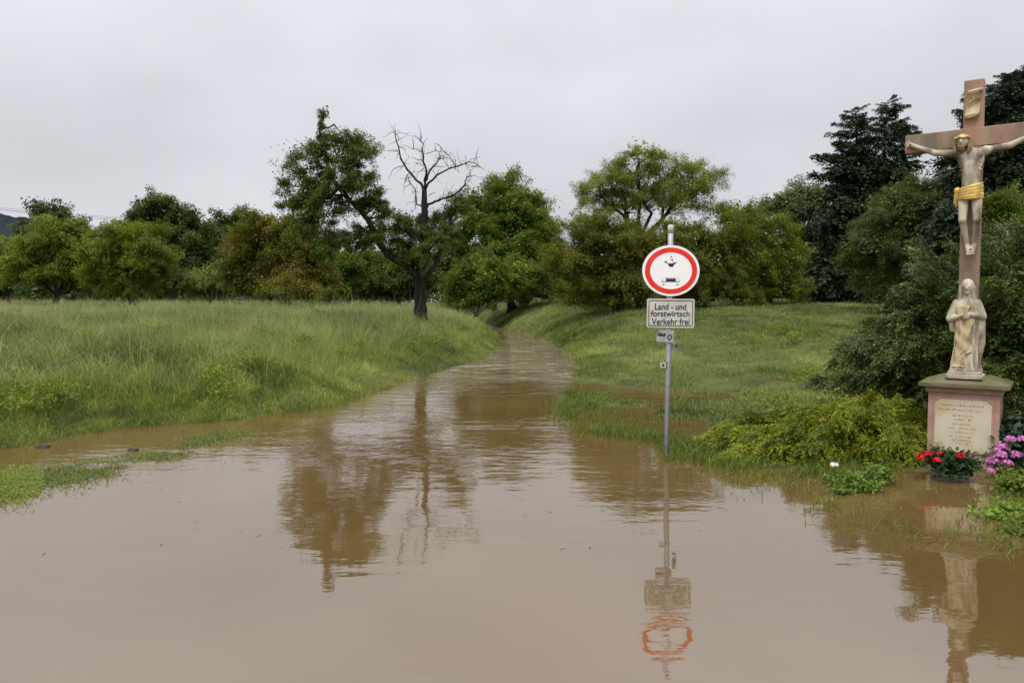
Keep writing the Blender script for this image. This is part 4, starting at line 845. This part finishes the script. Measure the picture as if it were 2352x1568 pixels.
# crucified figure
f = MB()
f.ellipsoid((0, -.165, 3.30), (.125, .075, .135), 16, 12)            # rib cage
f.ellipsoid((-.055, -.2, 3.335), (.06, .032, .048)); f.ellipsoid((.055, -.2, 3.335), (.06, .032, .048))
for zz in (3.27, 3.235, 3.20):                                       # ribs
    for s in (-1, 1): f.capsule((s * .03, -.228, zz + .01), (s * .1, -.19, zz - .012), .010, .009, 8)
f.capsule((0, -.165, 3.24), (.005, -.165, 3.03), .092, .083, 14)     # belly
f.ellipsoid((0, -.2, 3.11), (.06, .035, .06))
f.ellipsoid((.005, -.165, 2.97), (.105, .08, .08), 16, 10)           # hips
f.capsule((0, -.165, 3.36), (-.03, -.19, 3.46), .045, .038)          # neck
for s in (-1, 1):
    sh_ = np.array((s * .13, -.16, 3.385)); el = np.array((s * .345, -.145, 3.415)); wr = np.array((s * .545, -.115, 3.515)); ha = np.array((s * .60, -.105, 3.545))
    f.ellipsoid(sh_, .052); f.capsule(sh_, el, .044, .034); f.capsule(el, wr, .035, .022); f.capsule(wr, ha, .024, .026)
    f.ellipsoid((el + sh_) / 2 + [0, -.012, -.004], (.07, .028, .034))
    for j in range(4): a_ = ha + [s * .008, -.012, .016 - j * .012]; f.capsule(a_, a_ + [s * (.038 - .006 * abs(j - 1)), -.016, .012 - j * .008], .0085, .007, 8)
    f.capsule(ha + [0, -.012, .015], ha + [s * .01, -.03, .045], .009, .007, 8)
    hp = np.array((s * .062, -.165, 2.93)); kn = np.array((.008 + s * .066, -.225, 2.655)); an = np.array((.015 + s * .034, -.135, 2.40)); to = np.array((.02 + s * .012, -.185, 2.315))
    f.capsule(hp, kn, .058, .040); f.ellipsoid(kn, (.041, .046, .046)); f.capsule(kn, an, .036, .024); f.ellipsoid(kn * .62 + an * .38 + [0, .02, 0], (.034, .038, .07)); f.capsule(an, to, .027, .026)
    for j in range(4): f.capsule(to + [(j - 1.5) * .013, 0, 0], to + [(j - 1.5) * .015, -.022, -.026], .009, .008, 8)
# head bowed to its right
hd = np.array((-.082, -.225, 3.495)); f.ellipsoid(hd, (.058, .066, .078), 16, 12); f.capsule(hd + [-.004, -.02, -.045], hd + [-.008, -.038, -.07], .04, .028)
f.capsule(hd + [-.004, -.062, .012], hd + [-.006, -.078, -.018], .011, .014, 8)        # nose
for s in (-1, 1): f.ellipsoid(hd + [s * .024, -.056, .016], (.017, .01, .008)); f.ellipsoid(hd + [s * .059, .0, -.005], (.01, .016, .022))
f.ellipsoid(hd + [-.007, -.066, -.04], (.02, .01, .007))
fig = f.remesh('crucified_figure', M['palestone'], shr, .0075, 3)
hr = MB(); hr.ellipsoid(hd + [.002, .022, .018], (.066, .062, .074), 14, 10)
for s in (-1, 1):
    hr.capsule(hd + [s * .058, .01, .02], hd + [s * .07, -.005, -.075], .024, .02); hr.capsule(hd + [s * .07, -.005, -.075], hd + [s * .062, -.02, -.115], .02, .012)
hr.capsule(hd + [-.008, -.042, -.06], hd + [-.01, -.046, -.1], .03, .014)
hr.remesh('hair', M['hair'], fig, .009, 2)
cr = MB(); n = 26; P = [hd + [.066 * math.cos(2 * math.pi * i / n) * 1.02, .07 * math.sin(2 * math.pi * i / n), .035 + .006 * math.sin(5 * i)] for i in range(n + 1)]
cr.tube(P, .012, 7); cr.tube([q + [0, 0, .01 * math.cos(3 * i)] for i, q in enumerate(P)], .009, 6); cr.build('thorn_crown', M['goldleaf'], fig, True)
lc = MB(); nph, nz_ = 56, 12; V = []
for i in range(nz_):
    t_ = i / (nz_ - 1); zz = 3.03 - .155 * t_
    for j in range(nph):
        ph = 2 * math.pi * j / nph; fold = .008 * math.sin(9 * t_ * 3.14 + 2.2 * math.sin(ph + .6)) + .004 * math.sin(7 * ph + 3 * t_)
        V.append((.005 + (.108 + .012 * t_ + fold) * math.cos(ph), -.165 + (.09 + .008 * t_ + fold) * math.sin(ph), zz + .025 * math.cos(ph - .3) * (1 - t_)))
F = [(i * nph + j, (i + 1) * nph + j, (i + 1) * nph + (j + 1) % nph, i * nph + (j + 1) % nph) for i in range(nz_ - 1) for j in range(nph)]
F += [tuple(range(nph)), tuple((nz_ - 1) * nph + j for j in range(nph))[::-1]]
loin = lc.add(V, F).build('loincloth', M['goldleaf'], fig, True)
kn_ = MB(); kn_.ellipsoid((-.118, -.18, 2.98), (.035, .035, .04)); kn_.capsule((-.12, -.18, 2.97), (-.135, -.17, 2.85), .028, .022); kn_.capsule((-.13, -.17, 2.86), (-.128, -.17, 2.8), .02, .008)
kn_.remesh('cloth_knot', M['goldleaf'], fig, .009, 2)
for p_ in ((-.595, -.13, 3.54), (.595, -.13, 3.54), (.02, -.2, 2.345)): MB().ellipsoid(p_, .012, 8, 6).build('nail', M['hair'], fig, True)
# robed statue standing before the shaft
st = MB(); st.box(-.175, .175, -.30, -.02, .955, 1.005); st.build('statue_base', M['palestone'], shr, bevel=.008)
st2 = MB().box(-.155, .155, -.285, -.03, 1.0055, 1.035).build('statue_step', M['palestone'], shr, bevel=.006)
s_ = MB(); nph, nzz = 72, 26; V = []; cy = -.165
prof_z = [0, .05, .2, .42, .6, .68, .74, .78]; prof_x = [.135, .128, .112, .105, .108, .115, .095, .045]; prof_y = [.11, .10, .088, .082, .085, .082, .065, .04]
for i in range(nzz):
    t_ = i / (nzz - 1); h_ = .78 * t_
    rx_ = np.interp(h_, prof_z, prof_x); ry_ = np.interp(h_, prof_z, prof_y)
    for j in range(nph):
        ph = 2 * math.pi * j / nph; am = .02 * (1 - .55 * t_)
        fo = am * math.sin(11 * ph + 1.5 * math.sin(3 * t_ * 3)) + am * .6 * math.sin(17 * ph - 2 * t_)
        V.append(((rx_ + fo) * math.cos(ph) + .012 * math.sin(3 * t_), cy + (ry_ + fo) * math.sin(ph), 1.036 + h_))
F = [(i * nph + j, i * nph + (j + 1) % nph, (i + 1) * nph + (j + 1) % nph, (i + 1) * nph + j) for i in range(nzz - 1) for j in range(nph)]
F += [tuple(range(nph))[::-1], tuple((nzz - 1) * nph + j for j in range(nph))]
s_.add(V, F)
hs = np.array((.0, -.18, 1.935))
s_.capsule((0, -.165, 1.79), hs - [0, 0, .05], .05, .042); s_.ellipsoid(hs, (.058, .066, .078), 16, 12); s_.capsule(hs + [0, -.03, -.04], hs + [0, -.042, -.055], .03, .024)
s_.capsule(hs + [0, -.064, .01], hs + [0, -.078, -.016], .009, .012, 8)
for q in (-1, 1): s_.ellipsoid(hs + [q * .023, -.057, .014], (.016, .009, .007))
# left-hand side: elbow out with cloth, hands at the breast
s_.capsule((-.095, -.16, 1.765), (-.15, -.18, 1.60), .048, .046); s_.capsule((-.15, -.18, 1.60), (-.03, -.265, 1.63), .04, .024); s_.capsule((-.14, -.17, 1.60), (-.135, -.15, 1.47), .038, .022)
s_.capsule((.095, -.16, 1.765), (.145, -.17, 1.62), .048, .044); s_.capsule((.145, -.17, 1.62), (.03, -.265, 1.65), .038, .024)
s_.capsule((.135, -.16, 1.63), (.145, -.14, 1.33), .04, .034); s_.capsule((.145, -.14, 1.36), (.12, -.15, 1.15), .036, .026)
for j in range(4): s_.capsule((-.02 + .0 * j, -.288, 1.63 - j * .014), (.035, -.292, 1.655 - j * .012), .0085, .007, 8)
s_.capsule((-.02, -.288, 1.64), (.0, -.296, 1.68), .009, .007, 8)
stat = s_.remesh('robed_statue', M['palestone'], shr, .008, 1)
ve = MB(); ve.ellipsoid(hs + [0, .016, .012], (.068, .07, .086), 14, 10)
for q in (-1, 1): ve.capsule(hs + [q * .058, .005, 0], (q * .065, -.165, 1.80), .024, .03); ve.capsule((q * .065, -.165, 1.80), (q * .1, -.185, 1.72), .03, .026)
vo = ve.remesh('veil', M['palestone'], stat, .0095, 2)
ro = MB(); V = []; na, nz2 = 14, 30                                   # gilded front of the mantle, its edge falling in zigzag folds
for lay in (.016, -.006):
    for i in range(nz2):
        h_ = .05 + .66 * i / (nz2 - 1); t_ = h_ / .78; rx_ = np.interp(h_, prof_z, prof_x); ry_ = np.interp(h_, prof_z, prof_y)
        zig = abs((h_ * 7.5) % 2 - 1); a0 = R(-158 + 8 * zig); a1 = R(-82 + 26 * zig - 22 * (h_ < .2))
        for j in range(na):
            ph = a0 + (a1 - a0) * j / (na - 1); fo = .02 * (1 - .55 * t_) * (math.sin(11 * ph + 1.5 * math.sin(3 * t_ * 3)) + .6 * math.sin(17 * ph - 2 * t_)) * .6 + .006 * math.sin(40 * h_ + 5 * ph)
            V.append(((rx_ + fo + lay) * math.cos(ph) + .012 * math.sin(3 * t_), cy + (ry_ + fo + lay) * math.sin(ph), 1.036 + h_))
o2 = na * nz2; F = []
for i in range(nz2 - 1):
    for j in range(na - 1): q = i * na + j; F += [(q, q + 1, q + na + 1, q + na), (o2 + q, o2 + q + na, o2 + q + na + 1, o2 + q + 1)]
    for j in (0, na - 1): q = i * na + j; F.append((q, q + na, o2 + q + na, o2 + q))
for i in (0, nz2 - 1):
    for j in range(na - 1): q = i * na + j; F.append((q, q + 1, o2 + q + 1, o2 + q))
ro.add(V, F).build('mantle_hem', M['ochre'], stat, True)

# ------------------------------------------------------------------ plants by the shrine
def petals(g, c, r, n, size):
    d = unit(g.normal(size=(n, 3))); d[:, 2] = np.abs(d[:, 2]) * .9 - .15; pos = np.asarray(c) + d * r * g.uniform(.6, 1, (n, 1))
    nr = unit(d + g.normal(0, .35, (n, 3))); tt = unit(np.cross(nr, g.normal(size=(n, 3))))
    return diamonds(pos, tt, nr, size * g.uniform(.8, 1.2, n), size * g.uniform(.8, 1.1, n))
g = rng(90)
# geraniums in a bowl
cb_ = at(2182, 1085, 7.62); cb_[2] = 0
bowl = thing('flower_bowl', 'grey woven flower bowl holding red geraniums at the foot of the shrine', 'flower bowl', cb_)
prof = [(.02, -.02), (.13, -.01), (.16, .03), (.18, .085), (.188, .10), (.178, .10), (.165, .085), (.14, .04), (.02, .03)]; n = 26; V = []; F = []
for r_, z_ in prof:
    for j in range(n): q = 2 * math.pi * j / n; rr = r_ + (.004 * math.sin(13 * q + z_ * 120) if r_ > .12 else 0); V.append((rr * math.cos(q), rr * math.sin(q), z_))
for i in range(len(prof) - 1):
    for j in range(n): F.append((i * n + j, i * n + (j + 1) % n, (i + 1) * n + (j + 1) % n, (i + 1) * n + j))
F += [tuple(range(n))[::-1], tuple((len(prof) - 1) * n + j for j in range(n))]
M['basket'] = surf('grey_wicker', (.30, .29, .29), (.2, .19, .19), 40, .8, bump=.006, stretch=(1, 1, 2.5))
bo = MB().add(V, F).build('bowl', M['basket'], bowl, True); bo.location.z = -.03
gp = thing('geranium', 'red flowering geranium growing in the grey bowl', 'flower', cb_ + [0, 0, .06])
st_ = MB(); lob = [(cb_ + [0, 0, .17], np.array([.22, .17, .10])), (cb_ + [-.13, 0, .19], np.array([.13, .12, .09])), (cb_ + [.12, 0, .14], np.array([.13, .12, .07])), (cb_ + [-.02, -.14, .085], np.array([.17, .06, .045]))]
V, tn, cc = leaves(g, lob, 95, 14, .05, .045, .045, .3); k_ = V[:, :, 2].min(1) > .02
link('foliage', quads('foliage', V[k_], tn[k_]), M['pot_leaf'], gp, False)
heads = [(2116, 1050, 7.5, .055), (2130, 1042, 7.55, .045), (2156, 1042, 7.6, .042), (2151, 1058, 7.48, .05), (2205, 1048, 7.5, .05)]
for u, v, dd, r_ in heads:
    c = at(u, v, dd); st_.tube(wiggle(g, cb_ + [0, 0, .1], c, 5, .05), .004, 5)
    bl = link('bloom', quads('bloom', petals(g, c, r_, 60, .03)), M['red'], gp, False)
for c in cc[::3]: st_.tube(wiggle(g, cb_ + [0, 0, .08], c, 4, .06), .003, 4)
st_.build('stems', M['pot_leaf'], gp, True, False)
# white rose
def bushlet(name, label, cat, lobes_, leaf, ncl, nlf, clr, ln, blooms, bm, seed, bl_n=45, bl_s=.03, foot=None):
    g = rng(seed); c0 = np.mean([l[0] for l in lobes_], 0) if foot is None else foot; base = np.array([c0[0], c0[1], max(0, gz(c0[0], c0[1]))]); root = thing(name, label, cat, base)
    V, tn, cc = leaves(g, lobes_, ncl, nlf, clr, ln, ln * .62, .2); k_ = V[:, :, 2].min(1) > .0
    link('foliage', quads('foliage', V[k_], tn[k_]), M[leaf], root, False); mb = MB()
    for c in cc[::3]: mb.tube(wiggle(g, base - [0, 0, .05], c, 5, .06), np.linspace(.007, .003, 5), 5)
    for c, r_ in blooms:
        mb.tube(wiggle(g, base - [0, 0, .05], c, 5, .06), np.linspace(.007, .003, 5), 5)
        link('bloom', quads('bloom', petals(g, c, r_, bl_n, bl_s)), M[bm], root, False)
    mb.build('stems', M['rose_leaf' if leaf == 'rose_leaf' else 'bark'], root, True, False); return root
bushlet('rose_bush', 'small light green rose bush with one white bloom standing in the water', 'rose',
        [(at(1940, 1105, 7.35), np.array([.24, .16, .10])), (at(2015, 1090, 7.4), np.array([.17, .14, .10])), (at(1930, 1135, 7.0), np.array([.2, .12, .06])), (at(1985, 1120, 7.1), np.array([.2, .12, .06]))], 'rose_leaf', 95, 14, .045, .05, [(at(1916, 1068, 7.5), .042)], 'white', 91, 40, .034)
rl = [(at(2335, 1010, 8.0), np.array([.18, .2, .15])), (at(2340, 1060, 7.9), np.array([.25, .2, .16])), (at(2325, 975, 8.1), np.array([.12, .12, .1])), (at(2400, 1010, 8.0), np.array([.2, .2, .22]))]
bushlet('rhododendron', 'pink flowering rhododendron beside the right edge of the pedestal', 'rhododendron', rl, 'rhodo_leaf', 120, 14, .07, .085,
        [(at(2300, 1028, 7.7), .075), (at(2322, 1010, 7.75), .06), (at(2282, 1058, 7.65), .07), (at(2310, 1065, 7.6), .075), (at(2335, 1045, 7.7), .065), (at(2275, 1082, 7.62), .05), (at(2348, 1008, 7.8), .05), (at(2300, 1045, 7.62), .06)], 'pink', 92, 70, .035)
for i, (u, v, dd, w_, lab) in enumerate([(2330, 1120, 7.0, .26, 'leafy green plant in the water just below the rhododendron'), (2300, 1195, 6.2, .25, 'bright leafy plant in the water at the lower right edge'), (2350, 1240, 5.75, .16, 'lowest leafy plant standing in the water at the right edge')]):
    c = at(u, v, dd); bushlet('water_edge_plant', lab, 'plant', [(c + [0, 0, .0], np.array([w_, w_ * .7, .1])), (c + [w_ * .6, .1, .05], np.array([w_ * .8, w_ * .6, .1]))], ['midgreen', 'rose_leaf', 'midgreen'][i], 70, 14, .05, .05, [], 'white', 95 + i)

# ------------------------------------------------------------------ debris, stone, wires
M['clod'] = surf('wet_soil', (.03, .022, .014), (.06, .045, .03), 9, .7, bump=.03)
def lump(name, label, cat, u, v, r, seed, mt='clod', zz=0.0, flat=.6):
    g = rng(seed); c = atz(u, v, zz); mb = MB().ellipsoid((0, 0, 0), (r * 1.3, r, r * flat), 14, 9); ph = g.uniform(0, 6, 6)
    mb.v = [tuple(np.array(p_) * (1 + .22 * math.sin(4 * p_[0] / r + ph[0]) * math.sin(3 * p_[2] / r + ph[1]) + .15 * math.sin(7 * p_[1] / r + ph[2]))) for p_ in mb.v]
    o_ = mb.build(name, M[mt], None, True); o_.location = tuple(c); return tag(o_, label, cat)
lump('soil_clod', 'dark wet clod at the foot of the left bank beside the ditch', 'clod', 100, 1027, .06, 101)
lump('soil_clod', 'small dark clod floating on the far edge of the drowned verge', 'clod', 305, 1034, .045, 102)
lump('soil_clod', 'tiny dark clod on the drowned verge nearest the left edge', 'clod', 132, 1085, .035, 103)
lump('soil_clod', 'tiny dark clod where the drowned verge meets the lane', 'clod', 483, 1013, .03, 104)
lump('soil_clod', 'dark lump standing in for a shaded hollow in the left bank near the picture edge', 'clod', 52, 1003, .11, 106, zz=.05)  # added lump: its dark colour stands for the shade inside a bank hollow
lump('field_stone', 'pale grey stone lying in the meadow left of the half dead tree', 'stone', 910, 706, .3, 105, 'dirtplate', 1.42)
M['wire'] = surf('wire', (.12, .12, .13), None, 8, .6)
pl = thing('power_line', 'faint power line crossing the sky above the left trees', 'power line', (at(-260, 700, 110)[0], 110, 2.5))
pa, pb_ = at(-260, 440, 110), at(400, 505, 125)
for q, (pt, hh) in enumerate(((pa, 1), (pb_, 1))):
    mb = MB().tube([(pt[0], pt[1], 1.0), (pt[0], pt[1], pt[2] * .6), (pt[0], pt[1], pt[2] + .3)], [.16, .14, .11], 8); mb.build('pole', M['bark'], pl, True, False)
    MB().tube([(pt[0] - .2, pt[1] - 1.2, pt[2]), (pt[0], pt[1], pt[2]), (pt[0] + .2, pt[1] + 1.2, pt[2])], .06, 6).build('pole_arm', M['bark'], pl, True, False)
for dy, dz_ in ((-1.1, 0), (0, .3), (1.1, 0), (0, -1.4)):
    t_ = np.linspace(0, 1, 30)[:, None]; P = pa + (pb_ - pa) * t_; P[:, 1] += dy; P[:, 2] += dz_ - 1.1 * np.sin(t_[:, 0] * math.pi)
    MB().tube(P, .02, 5).build('wire', M['wire'], pl, True, False)
